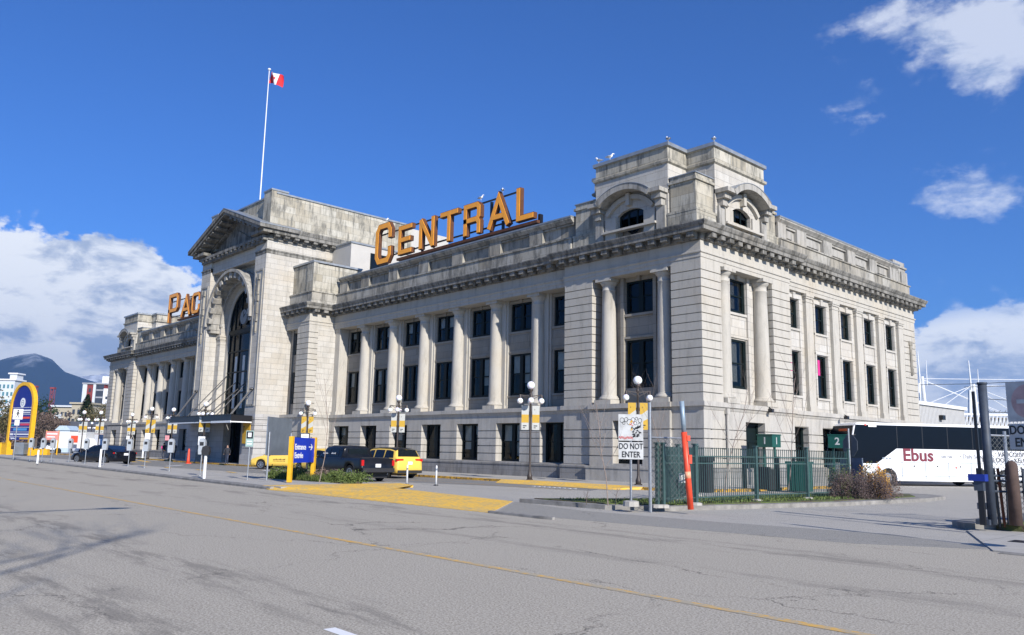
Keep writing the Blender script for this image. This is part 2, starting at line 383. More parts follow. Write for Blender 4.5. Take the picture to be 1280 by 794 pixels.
WLINE = wornpaint('white_line_paint', (0.80, 0.80, 0.78), (0.40, 0.39, 0.37), 0.55)
def groundmat():
    m, g, b = newmat('far_ground'); P = pos(g); n = g.noise(P, .02, 6, .6); n2 = g.noise(P, .6, 5, .6)
    g.put(b.inputs['Base Color'], g.mix(g.rng(n, .4, .6), g.mix(n2, (.17, .165, .155, 1), (.22, .21, .2, 1)), (.10, .12, .06, 1))); b.inputs['Roughness'].default_value = .95; return m
WIRE = simple('dull_wire', (0.12, 0.13, 0.13), .6, .3, var=.1)
SOIL = None
def soil():
    m, g, b = newmat('soil_and_moss'); P = pos(g); n = g.noise(P, 1.6, 6, .65); n2 = g.noise(P, 18, 5, .7)
    col = g.mix(g.rng(n, .42, .6), g.mix(n2, (.035, .025, .018, 1), (.12, .09, .06, 1)), g.mix(n2, (.05, .09, .015, 1), (.13, .17, .04, 1)))
    g.put(b.inputs['Base Color'], col); b.inputs['Roughness'].default_value = .95; bump(g, b, n2, .8, .04); return m
SOIL = soil()
def leafmat(name, a, bcol):
    m, g, b = newmat(name); n = g.noise(pos(g), 3.0, 3); o = g.n.new('ShaderNodeNewGeometry').outputs['Random Per Island']
    g.put(b.inputs['Base Color'], g.mix(o, c4(a), c4(bcol))); b.inputs['Roughness'].default_value = .7
    b.inputs['Specular IOR Level'].default_value = .3; return m
LEAFG = leafmat('green_leaf', (.035, .06, .012), (.13, .17, .045)); LEAFY = leafmat('orange_leaf', (.30, .13, .02), (.50, .30, .05)); LEAFD = leafmat('conifer_leaf', (.015, .032, .014), (.04, .07, .03))
LEAFT = leafmat('brown_twig_leaf', (.09, .06, .05), (.2, .15, .12)); LEAFB = leafmat('olive_brown_crown', (.07, .07, .03), (.16, .13, .06)); GRASS = leafmat('grass_blade', (.05, .09, .02), (.16, .20, .06))
# ------------------------------------------------------------ ground, road, lot
def sheet(name, poly, z, mat, thick=0.0, z0=None):
    b = MB(); b.prism(poly, (z0 if z0 is not None else z-0.3), z); return struct(b.build(name, mat))
b = MB(); b.add([(-9200, -2500, -0.35), (380, -2500, -0.35), (380, 9300, -0.35), (-9200, 9300, -0.35)], [(0, 1, 2, 3)]); struct(b.build('ground', groundmat(), recalc=False))
sheet('road', [(-400, -37.2), (90, -37.2), (90, -14), (19.6, -17.6), (16.6, -19.6), (6.9, -20.6), (-7, -20.5), (-45, -18.4), (-400, -11)], 0.0, ROAD)
sheet('lot_pavement', [(-400, -12), (-45, -18.9), (-7, -20.7), (6.9, -21), (20, -20), (60, -12), (60, 80), (-200, 80), (-400, 40)], -0.004, LOT)
sheet('driveway_apron', [(6.9, -20.6), (16.6, -19.6), (18.9, -18.2), (16.2, -16.9), (12, -17.6), (7.6, -17.8), (3.6, -16.75)], 0.005, APRON)
sheet('access_lane', [(-150, -12.8), (-45, -12.8), (-12, -11.6), (-3.5, -8.6), (-.5, -8.2), (-2, -5.5), (-150, -5.0)], 0.006, LANE)
sheet('near_pavement', [(-400, -50), (90, -50), (90, -37.2), (-400, -37.2)], 0.12, WALK)
# road-side walk with kerb
wk = [(-6.1, -20.35), (-12, -20.05), (-24, -19.3), (-45, -18.2), (-80, -16.4), (-200, -11.5), (-200, -10.5), (-80, -13.6), (-50, -14.0), (-30, -15.2), (-16, -16.4), (-7.6, -16.5)]
sheet('sidewalk', wk, 0.12, WALK)
b = MB(); b.sweep([(-200, -11.7), (-80, -16.6), (-45, -18.4), (-24, -19.5), (-12, -20.25), (-6.4, -20.5)], [(0.0, -.1), (0.16, -.1), (0.16, .08), (0.12, .125), (0, .125)]); struct(b.build('kerb', KERBM))
b = MB(); b.sweep([(6.9, -20.75), (9.0, -20.85), (9.4, -20.8)], [(0, -.1), (.12, -.1), (.1, .06), (0, .07)]); struct(b.build('kerb', KERBM))
b = MB(); rp = [(-7.6, -20.45, .125), (-6.4, -20.72, .02), (6.9, -20.78, .012), (3.5, -16.75, .012), (-5.6, -16.0, .10), (-6.1, -13.9, .10), (-7.4, -13.7, .128), (-7.55, -16.5, .128)]
b.add(rp+[(x, y, -.15) for x, y, z in rp]+[(-2, -18.4, .10)], [(i, (i+1) % 8, 16) for i in range(8)]+[(i, i+8, (i+1) % 8+8, (i+1) % 8) for i in range(8)]); struct(b.build('yellow_ramp', YRAMP))
# building-side pavement, yellow kerb
bw = [(-135, -3.9), (-62, -3.9), (-58, -5.2), (-34, -5.3), (-16, -5.3), (-6, -5.0), (0.2, -5.0), (2.3, -4.2), (3.1, -2.2), (3.1, 9.0), (3.1, 12), (0.1, 12), (0.1, 1), (-135, 1)]
sheet('station_pavement', bw, 0.12, WALK)
b = MB(); b.sweep(bw[:10], [(-0.16, -.1), (0.02, -.1), (0.02, .11), (-0.02, .13), (-0.16, .13)]); struct(b.build('kerb', YKERB))
b = MB(); rp = [(-9.6, -5.1, .137), (-7.8, -4.5, .137), (-1.6, -4.5, .137), (.2, -4.95, .137), (-.6, -6.6, .012), (-8.8, -6.7, .012)]; rp[3] = (-.2, -5.0, .137)
b.add([(-9.6, -5.2, .137), (-8.0, -4.5, .137), (-1.6, -4.5, .137), (0.0, -5.0, .137), (0.0, -5.05, -.1), (-9.6, -5.25, -.1)], [(0, 3, 2, 1), (0, 5, 4, 3)]); b.add([(-9.6, -5.34, .138), (0.0, -5.12, .138), (-1.0, -6.6, .012), (-8.6, -6.7, .012), (-9.6, -5.5, .012), (0.0, -5.3, .012)], [(0, 3, 2, 1), (0, 4, 3), (1, 2, 5)]); b.add([(-9.6, -5.2, .137), (0, -5.0, .137), (0, -5.12, .138), (-9.6, -5.34, .138)], [(0, 1, 2, 3)])
struct(b.build('yellow_kerb_ramp', YRAMP))
def line(name, p, q, w, mat, z=0.004):
    p, q = Vector(p), Vector(q); n = (q-p).normalized(); n = Vector((-n.y, n.x))*w/2
    b = MB(); b.add([(*(p-n), z), (*(q-n), z), (*(q+n), z), (*(p+n), z)], [(0, 1, 2, 3)]); return struct(b.build(name, mat, recalc=False))
line('road_centre_line', (-300, -20.5), (-18, -27.2), .12, YLINE); line('road_centre_line', (-18, -27.2), (60, -28.35), .15, YLINE)
for x in (16.9,): line('white_lane_dash', (x, -31.66), (x+2.8, -31.7), .13, WLINE)
for p, q in (((-31, -8.9), (-18.2, -12.3)), ((-45, -9.3), (-41.5, -11.9)),): line('white_lot_line', p, q, .3, WLINE, .012)
for p, q in (((-16, -9.6), (-1.2, -8.7)), ((-16, -9.6), (-16.4, -5.4)), ((-12.6, -9.4), (-11.4, -5.4)), ((-8.2, -9.2), (-6.6, -5.4))): line('yellow_bay_line', p, q, .12, YLINE, .014)
for x in (-58, -52, -44, -39, -33, -28): line('yellow_bay_line', (x, -12.9), (x+2.4, -13.4), .25, YRAMP, .014)
for p, q in (((-75, -8.6), (-60, -9.6)), ((-72, -6.4), (-56, -9.4)), ((-66, -5.9), (-56, -8.2))): line('yellow_hatching', p, q, .5, YRAMP, .013)
b = MB()
for i in range(9): b.box(-4.9+.34*i, -4.72+.34*i, -7.62, -7.5, 0, .015)
struct(b.build('white_stop_marks', WLINE))
# planted fence island
isl = [(4.0, -16.9), (7.6, -16.75), (8.95, -15.6), (9.35, -14), (10.7, -7.4), (11.2, -1), (10.9, 1.6), (9.6, 3.0), (8.0, 2.6), (7.2, 0), (6.4, -6), (6.0, -12.6), (4.4, -15.8)]
sheet('island_kerb', isl, 0.13, KERBM)
sheet('island_soil', [(4.4, -16.6), (7.3, -16.4), (8.6, -15.2), (9.0, -13.9), (10.3, -7.3), (10.5, -.6), (9.6, 1.2), (8.4, .9), (7.7, -1), (6.9, -6), (6.5, -12.4), (5.0, -15.6)], 0.16, SOIL)
bed = [(-15.6, -16.3), (-13.4, -17.0), (-9.6, -16.55), (-8.6, -15.1), (-10.6, -13.7), (-15.2, -14.5)]
sheet('bed_soil', bed, 0.16, SOIL)
# gate island at right
gi = [(16.35, -14.6), (17.3, -14.8), (18.9, -16.2), (20.4, -17.6), (22, -17.4), (60, -10), (60, 0), (16.9, -8.5), (16.35, -11)]
sheet('gate_walk', [(16.9, -14.4), (18.7, -18.6), (24, -18.9), (60, -14.5), (60, -9), (16.9, -12.6)], 0.022, WALK)
b = MB(); b.sweep([(18.9, -18.75), (24, -19.0), (60, -14.6)], [(0, -.1), (.14, -.1), (.14, .01), (.1, .035), (0, .035)]); struct(b.build('kerb', KERBM))
sheet('gate_kerb', [(16.2, -13.3), (16.7, -13.9), (17.3, -13.5), (17.3, -8.5), (16.5, -8.5)], 0.16, KERBM)
sheet('gate_verge', [(17.3, -13.6), (60, -11), (60, 2), (17.3, -8)], 0.17, SOIL)
b = MB(); b.box(18.35, 19.0, -16.5, -16.0, .0, .03); struct(b.build('drain_cover', BLACK))

# tufts
def tufts(name, poly_pts, n, h, mat, z=.15, spread=.12):
    b = MB(); xs = [p[0] for p in poly_pts]; ys = [p[1] for p in poly_pts]
    def inside(x, y):
        c = False; j = len(poly_pts)-1
        for i in range(len(poly_pts)):
            xi, yi = poly_pts[i]; xj, yj = poly_pts[j]
            if (yi > y) != (yj > y) and x < (xj-xi)*(y-yi)/(yj-yi)+xi: c = not c
            j = i
        return c
    k = 0
    while k < n:
        x = random.uniform(min(xs), max(xs)); y = random.uniform(min(ys), max(ys))
        if not inside(x, y): continue
        k += 1; a = random.random()*6.28; hh = h*random.uniform(.4, 1); w = .012+.02*random.random()
        dx, dy = math.cos(a)*w, math.sin(a)*w; tx, ty = random.gauss(0, spread)*hh*3, random.gauss(0, spread)*hh*3
        b.add([(x-dx, y-dy, z), (x+dx, y+dy, z), (x+tx, y+ty, z+hh)], [(0, 1, 2)])
    return struct(b.build(name, mat, recalc=False), 'stuff')
o = tufts('grass', [(5.0, -16.2), (7.3, -16.1), (8.7, -14.9), (9.4, -11), (10.2, -5), (9.6, -2), (7.6, -4), (6.9, -12), (6.4, -15)], 5000, .12, GRASS, .15)
o['label'] = 'thin green grass at the foot of the green fence'; o['category'] = 'grass'
o = tufts('grass', [(17.4, -13.5), (30, -12.6), (30, -9), (17.4, -9)], 3000, .12, GRASS, .16); o['label'] = 'short grass behind the dark gate posts'; o['category'] = 'grass'
o = tufts('ground_cover', bed, 5200, .42, LEAFG, .14, .2); o['label'] = 'low green ground cover around the blue entrance sign'; o['category'] = 'ground cover'

# ------------------------------------------------------------ the station
st = empty('station_building', 'long grey stone railway station with columns, arched portico and corner towers', 'building', (0, 0, 0))
def TM(x, y, z): return (-98.6-x, y, z)
def TS(u, v, z): return (-v, u, z)
def TI(x, y, z): return (x, y, z)
XW, WY = -9.95, 0.35
WC = [-11.2-4.15*k for k in range(7)]          # window bay centres
CC = [-13.3-4.15*k for k in range(6)]          # column centres
right_path = [(-42.2, -2.1), (-38.1, -2.1), (-38.1, WY), (XW, WY), (XW, 0), (0, 0), (0, 9.5), (-.3, 9.5), (-.3, 29.7), (-12, 29.7)]
left_path = [(-98.6-x, y) for x, y in reversed(right_path)]
front_r = [(-42.2, -2.1), (-38.1, -2.1), (-38.1, WY), (XW, WY), (XW, 0), (0, 0), (0, 9.5), (-.3, 9.5), (-.3, 29.7), (-12, 29.7)]
# -- swept courses
B_prof = [(-.6, -.1), (.16, -.1), (.16, .80), (.20, .82), (.20, .92), (.05, 1.0), (-.3, 1.0)]
L_prof = [(-.7, 3.50), (0.0, 3.50), (0.0, 4.0), (.03, 4.04), (.08, 4.16), (.16, 4.2), (.16, 4.45), (-.7, 4.45)]
A_prof = [(-1.2, 11.95), (0.0, 11.95), (0.0, 12.15), (.035, 12.17), (.035, 12.38), (.10, 12.42), (.10, 12.50), (.01, 12.54), (.01, 13.08), (-1.2, 13.08)]
E_prof = [(-1.2, 13.08), (.01, 13.08), (.10, 13.12), (.16, 13.25), (.16, 13.46), (.70, 13.46), (.70, 13.66), (.76, 13.72), (.84, 13.88), (.84, 13.94), (-.05, 14.02), (-1.2, 14.02)]
K_prof = [(-1.1, 14.0), (-.10, 14.0), (-.10, 14.22), (-.14, 14.26), (-.14, 15.02), (-.06, 15.06), (-.06, 15.14), (-.3, 15.16), (-1.1, 15.16)]
C_prof = [(-.95, 16.18), (-.36, 16.18), (-.30, 16.26), (-.24, 16.32), (-.16, 16.40), (-.16, 16.50), (-.95, 16.58)]
F_prof = [(-.97, 16.50), (-.13, 16.50), (-.12, 16.60), (-.97, 16.64)]
def course(name, prof, mat, paths=(right_path, left_path), parent=st):
    b = MB()
    for p in paths: b.sweep(p, prof)
    return b.build(name, mat, parent)
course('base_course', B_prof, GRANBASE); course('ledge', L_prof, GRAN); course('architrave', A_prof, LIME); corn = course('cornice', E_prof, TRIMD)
par_r = [(-38.1, WY), (XW, WY), (XW, 0), (0, 0), (0, 9.5), (-.3, 9.5), (-.3, 29.7), (-12, 29.7)]; par_l = [(-98.6-x, y) for x, y in reversed(par_r)]
course('parapet_plinth', K_prof, DIRTP, ([(-42.2, -2.1), (-38.1, -2.1), (-38.1, WY), (XW, WY)], [(-.3, 9.5), (-.3, 29.7), (-12, 29.7)], [(-98.6-XW, WY), (-60.5, WY), (-60.5, -2.1), (-56.4, -2.1)]))
def modillions(path, z0=13.20, z1=13.45, pitch=.86, w=.42, o0=.16, o1=.62):
    b = MB()
    for i in range(len(path)-1):
        a, c = Vector(path[i]), Vector(path[i+1]); L = (c-a).length
        if L < 1.2: continue
        d = (c-a)/L; n = Vector((d.y, -d.x)); k = int((L+.6)//pitch); s0 = (L-(k-1)*pitch)/2
        for j in range(k):
            m = a+d*(s0+j*pitch); q = m+n*(o0+o1)/2
            b.obox((q.x, q.y, (z0+z1)/2), (d.x*w/2, d.y*w/2, 0), (n.x*(o1-o0)/2, n.y*(o1-o0)/2, 0), (0, 0, (z1-z0)/2))
            q = m+n*(o0+(o1-o0)*.25); b.obox((q.x, q.y, z0-.05), (d.x*w/2*.9, d.y*w/2*.9, 0), (n.x*(o1-o0)*.25, n.y*(o1-o0)*.25, 0), (0, 0, .05))
    return b
def split_boxes(mb, per, name, mat, parent, limit):
    """one part per block (each block is `per` boxes), the rest as one stuff part"""
    n = len(mb.v)//(8*per)
    for i in range(min(n, limit)):
        q = MB(); q.add(mb.v[i*8*per:(i+1)*8*per], [tuple(k-i*8*per for k in f) for f in mb.f[i*6*per:(i+1)*6*per]]); q.build(name, mat, parent)
    if n > limit:
        q = MB(); q.add(mb.v[limit*8*per:], [tuple(k-limit*8*per for k in f) for f in mb.f[limit*6*per:]]); struct(q.build(name+'_row', mat, parent), 'stuff')
vis = [(-.3, 29.7), (-.3, 9.5), (0, 9.5), (0, 0), (XW, 0), (XW, WY), (-38.1, WY), (-38.1, -2.1), (-42.2, -2.1)][::-1]
mo = modillions(vis[::1]); k_ = modillions([(-.3, 29.7), (-12, 29.7)]); mo.v = mo.v; mo2 = modillions(left_path)
rv = MB(); nb_ = len(mo.v)//16
for i in reversed(range(nb_)): rv.add(mo.v[i*16:(i+1)*16], [tuple(k-i*16 for k in f) for f in mo.f[i*12:(i+1)*12]])
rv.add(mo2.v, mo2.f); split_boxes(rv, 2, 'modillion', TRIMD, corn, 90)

# -- wall helpers
def rust(b, u0, u1, v0, v1, z0, z1, n, g_=.05, d=.075):
    if n == 5: g_ = .065
    b.box(u0+d, u1-d, v0+d, v1-d if v1-v0 > .2 else v1, z0, z1); p = (z1-z0)/n
    for i in range(n): b.box(u0, u1, v0, v1, z0+i*p+(g_/2 if i else 0), z0+(i+1)*p-(g_/2 if i < n-1 else 0))
def holes(b, u0, u1, v0, v1, z0, z1, rects):
    us = sorted({u0, u1, *[r[0] for r in rects], *[r[1] for r in rects]}); zs = sorted({z0, z1, *[r[2] for r in rects], *[r[3] for r in rects]})
    for i in range(len(us)-1):
        run = None
        for j in range(len(zs)-1):
            cu, cz = (us[i]+us[i+1])/2, (zs[j]+zs[j+1])/2
            solid = not any(r[0] < cu < r[1] and r[2] < cz < r[3] for r in rects)
            if solid: run = [zs[j], zs[j+1]] if run is None else [run[0], zs[j+1]]
            if (not solid or j == len(zs)-2) and run: b.box(us[i], us[i+1], v0, v1, *run); run = None
WM = {}
def wmeshes(w, h, kind):
    key = (round(w, 2), round(h, 2), kind)
    if key in WM: return WM[key]
    t = .11; f = MB(); x0, x1 = -w/2, w/2
    f.box(x0, x0+t, -.08, .06, 0, h); f.box(x1-t, x1, -.08, .06, 0, h); f.box(x0+t, x1-t, -.08, .06, 0, t); f.box(x0+t, x1-t, -.08, .06, h-t, h)
    if kind == 'double': f.box(-.15, .15, -.09, .06, t, h-t)
    cols = [(x0+t, -.15), (.15, x1-t)] if kind == 'double' else [(x0+t, x1-t)]
    for a, c in cols:
        f.box(a, c, -.05, .03, h*.52-.035, h*.52+.035)
        f.box(a, a+.05, -.05, .03, t, h*.52-.035); f.box(c-.05, c, -.05, .03, t, h*.52-.035); f.box(a+.05, c-.05, -.05, .03, t, t+.06)
    if kind == 'single': f.box(x0+t, x0+t+.22, -.06, .04, t, h-t); f.box(x1-t-.10, x1-t, -.06, .04, t, h-t)
    p = MB(); p.add([(x0+t, 0, t), (x1-t, 0, t), (x1-t, 0, h-t), (x0+t, 0, h-t)], [(0, 1, 2, 3)])
    fo = f.build('window', FRAME); po = p.build('pane', GLASS, recalc=False); r = (fo.data, po.data)
    bpy.data.objects.remove(fo); bpy.data.objects.remove(po); WM[key] = r; return r
def window(T, u, v, z, w, h, kind='double', blind=None, bmat=None):
    fm, pm = wmeshes(w, h, kind); loc = T(u, v, z); rot = R(90) if T is TS else 0
    wo = put('window', fm, st, loc, rot); po = put('pane', pm, wo, (0, .01, 0))
    if blind is None: blind = random.random() < .8
    if blind:
        b = MB(); bays = [(-w/2+.12, -.16), (.16, w/2-.12)] if kind == 'double' else [(-w/2+.34, w/2-.22)]
        for a, c in bays:
            if random.random() < .25: continue
            top = h-.1; bot = h*random.choice([.15, .3, .52, .55, .7])
            n = 9; r0 = random.uniform(.55, 1)
            for i in range(n):
                xa = a+(c-a)*r0*i/n; xb = a+(c-a)*r0*(i+.75)/n; b.add([(xa, .10, bot), (xb, .13, bot), (xb, .13, top), (xa, .10, top)], [(0, 1, 2, 3)])
        if b.v: b.build('blind', bmat or CURT, wo, recalc=False)
    return wo
def column(T, u, v, z0=4.45, z1=11.95, r=.46, plinth=.62):
    b = MB(T); b.box(u-plinth, u+plinth, v-plinth, v+plinth, z0, z0+.27); b.smooth = True
    prof = [(r*1.28, z0+.27), (r*1.34, z0+.32), (r*1.34, z0+.38), (r*1.22, z0+.43), (r*1.14, z0+.45), (r*1.16, z0+.49), (r*1.02, z0+.53)]
    H = z1-z0
    for i in range(9):
        t = i/8; prof.append((r*(1-.15*t**1.7), z0+.56+(H-1.3)*t))
    zt = z0+.56+H-1.3; prof += [(r*.90, zt+.02), (r*.90, zt+.07), (r*.85, zt+.09), (r*.85, zt+.32), (r*.92, zt+.34), (r*1.0, zt+.40), (r*1.16, zt+.50), (r*1.18, zt+.55)]
    b.lathe(u, v, prof, 32); b.smooth = False; zz = zt+.55
    b.box(u-r*1.26, u+r*1.26, v-r*1.26, v+r*1.26, zz, z1)
    return b.build('column', LIME, st)

def wing(T, sgn):
    # ground floor
    b = MB(T); us = sorted([x for c in WC for x in (c-1.15, c+1.15)])
    edges = [-38.1]+us+[XW]
    for i in range(0, len(edges), 2):
        if edges[i+1]-edges[i] > .02: rust(b, edges[i], edges[i+1], WY, WY+.8, 1.02, 3.5, 5)
    b.box(-38.1, XW, WY+.02, WY+.8, .95, 1.02); b.build('ground_floor_wall', GRAN, st)
    for c in WC: window(T, c, WY+.62, 1.02, 2.3, 2.48)
    # upper floors
    b = MB(T); rects = [(c-1.03, c+1.03, z, zz) for c in WC for z, zz in ((5.4, 8.2), (9.75, 11.7))]
    holes(b, -38.1, XW, WY+1.08, WY+1.6, 4.45, 11.95, rects)
    for c in WC:
        b.box(c-1.15, c+1.15, WY+1.03, WY+1.1, 8.28, 8.40); b.box(c-1.2, c+1.2, WY+1.0, WY+1.1, 9.60, 9.74); b.box(c-1.2, c+1.2, WY+1.0, WY+1.1, 5.26, 5.39)
        b.box(c-.13, c+.13, WY+.96, WY+1.1, 11.68, 11.95); b.box(c-1.3, c+1.3, WY+1.02, WY+1.1, 11.74, 11.86)
        b.box(c-.85, c+.85, WY+1.055, WY+1.1, 8.62, 9.4)
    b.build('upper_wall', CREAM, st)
    b = MB(T)
    for c in CC:
        b.box(c-.78, c+.78, WY+.84, WY+1.12, 4.45, 11.95); b.box(c-.84, c+.84, WY+.78, WY+1.12, 4.45, 4.72)
        b.box(c-.92, c-.78, WY+.95, WY+1.12, 4.45, 11.95); b.box(c+.78, c+.92, WY+.95, WY+1.12, 4.45, 11.95)
    b.box(-38.1, -37.35, WY+.15, WY+1.02, 4.45, 11.95); b.box(-38.1, -37.28, WY+.06, WY+1.02, 4.45, 4.74); b.box(-38.1, -37.28, WY+.09, WY+1.02, 11.7, 11.95)
    b.box(-10.3, XW, WY+.15, WY+1.02, 4.45, 11.95)
    b.build('wall_piers', LIME, st)
    for c in CC: column(T, c, WY+.72)
    for c in WC:
        window(T, c, WY+1.25, 5.4, 2.06, 2.8); window(T, c, WY+1.25, 9.75, 2.06, 1.95)
    # parapet with sunk panels
    b = MB(T); b.box(-38.1, XW, WY+.6, WY+.95, 15.14, 16.2)
    for c in [-9.95+.9]+CC+[-37.5]:
        a0, a1 = max(c-.62, -38.1), min(c+.62, XW)
        if a1 > a0: b.box(a0, a1, WY+.34, WY+.65, 15.14, 16.2)
    b.box(-38.1, XW, WY+.42, WY+.65, 15.14, 15.3); b.box(-38.1, XW, WY+.45, WY+.65, 16.06, 16.2); b.build('parapet', DIRTP, st)
    b = MB(T); b.sweep([(-38.1, WY), (XW, WY)], C_prof); b.build('parapet_cap', DIRTP, st)
    b = MB(T); b.sweep([(-38.1, WY), (XW, WY)], F_prof); b.build('flashing', METALC, st)
    # pavilion front
    b = MB(T); rust(b, -9.95, -7.7, 0, .8, 1.02, 3.5, 5); rust(b, -2.0, 0, 0, .8, 1.02, 3.5, 5)
    rust(b, -7.7, -5.95, -.2, .8, 1.02, 3.5, 5); rust(b, -3.85, -2.0, -.2, .8, 1.02, 3.5, 5)
    b.box(-7.7, -2.0, -.2, .6, 3.5, 4.0); b.box(-5.95, -3.85, -.18, .8, .95, 1.1); b.box(-7.86, -1.84, -.36, .1, -.1, .82); b.box(-7.9, -1.8, -.40, .1, .82, .94); b.box(-7.7, -2.0, -.2, .1, .94, 1.02)
    b.box(-7.78, -1.92, -.28, .4, 4.19, 4.455); b.build('ground_floor_wall', GRAN, st)
    window(T, -4.9, .45, 1.1, 2.1, 2.4)
    b = MB(T); rust(b, -9.95, -7.7, 0, 1.2, 4.45, 11.95, 16); b.build('quoin_pier', LIME, st)
    b = MB(T); rust(b, -1.95, 0, 0, 1.9, 4.45, 11.95, 16); rust(b, -1.95, 0, .8, 1.9, 1.02, 3.5, 5); b.build('quoin_pier', LIME, st)
    b = MB(T); holes(b, -7.8, -1.9, .92, 1.35, 4.45, 11.95, [(-5.85, -3.75, 5.4, 8.2), (-5.85, -3.75, 9.75, 11.7)])
    b.box(-6.1, -5.87, .72, .9, 4.45, 11.95); b.box(-3.73, -3.5, .72, .9, 4.45, 11.95); b.box(-5.87, -3.73, .78, .9, 9.6, 9.74); b.box(-5.87, -3.73, .78, .9, 8.28, 8.4); b.box(-4.93, -4.67, .72, .9, 11.68, 11.95)
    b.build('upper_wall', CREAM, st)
    column(T, -6.85, .56); column(T, -2.77, .56)
    window(T, -4.8, 1.1, 5.4, 2.1, 2.8); window(T, -4.8, 1.1, 9.75, 2.1, 1.95)
wing(TI, 1); wing(TM, -1)

def flat(T):    # block between portico and wing
    b = MB(T); rust(b, -40.1, -38.1, -2.1, -1.2, 1.02, 3.5, 5); rust(b, -40.1, -38.1, -2.1, -1.2, 4.45, 11.95, 16); rust(b, -42.2, -41.6, -1.95, -1.2, 1.02, 3.5, 5); b.box(-41.6, -40.1, -1.6, -1.2, 3.2, 3.5); b.build('quoin_pier', LIME, st)
    b = MB(T); b.box(-38.9, -38.1, -1.2, WY+.9, .9, 3.5); b.box(-38.9, -38.1, -1.2, WY+.9, 4.45, 11.95); b.build('side_wall', LIMEB, st)
    b = MB(T); holes(b, -42.2, -40.0, -1.6, -1.1, 4.45, 11.95, [(-41.55, -40.55, 5.4, 8.2), (-41.55, -40.55, 9.75, 11.7)])
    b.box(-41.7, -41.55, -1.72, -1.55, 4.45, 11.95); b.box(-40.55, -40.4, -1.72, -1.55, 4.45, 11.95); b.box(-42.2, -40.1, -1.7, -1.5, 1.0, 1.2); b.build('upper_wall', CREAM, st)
    for z, h in ((5.4, 2.8), (9.75, 1.95)): window(T, -41.05, -1.35, z, 1.0, h, 'single', False)
    window(T, -40.85, -1.35, 1.1, 1.5, 2.1, 'single', False)
    b = MB(T); b.box(-42.2, -38.55, -1.7, 3, 15.1, 17.7); b.box(-42.2, -39.0, -1.95, -1.6, 14.0, 15.2)
    b.box(-39.6, -38.45, -1.8, -1.4, 15.1, 17.75); b.build('block_parapet', DIRTY, st)
    b = MB(T); b.box(-42.2, -38.4, -1.85, 3.1, 17.75, 17.92); b.build('flashing', METALC, st)
flat(TI); flat(TM)

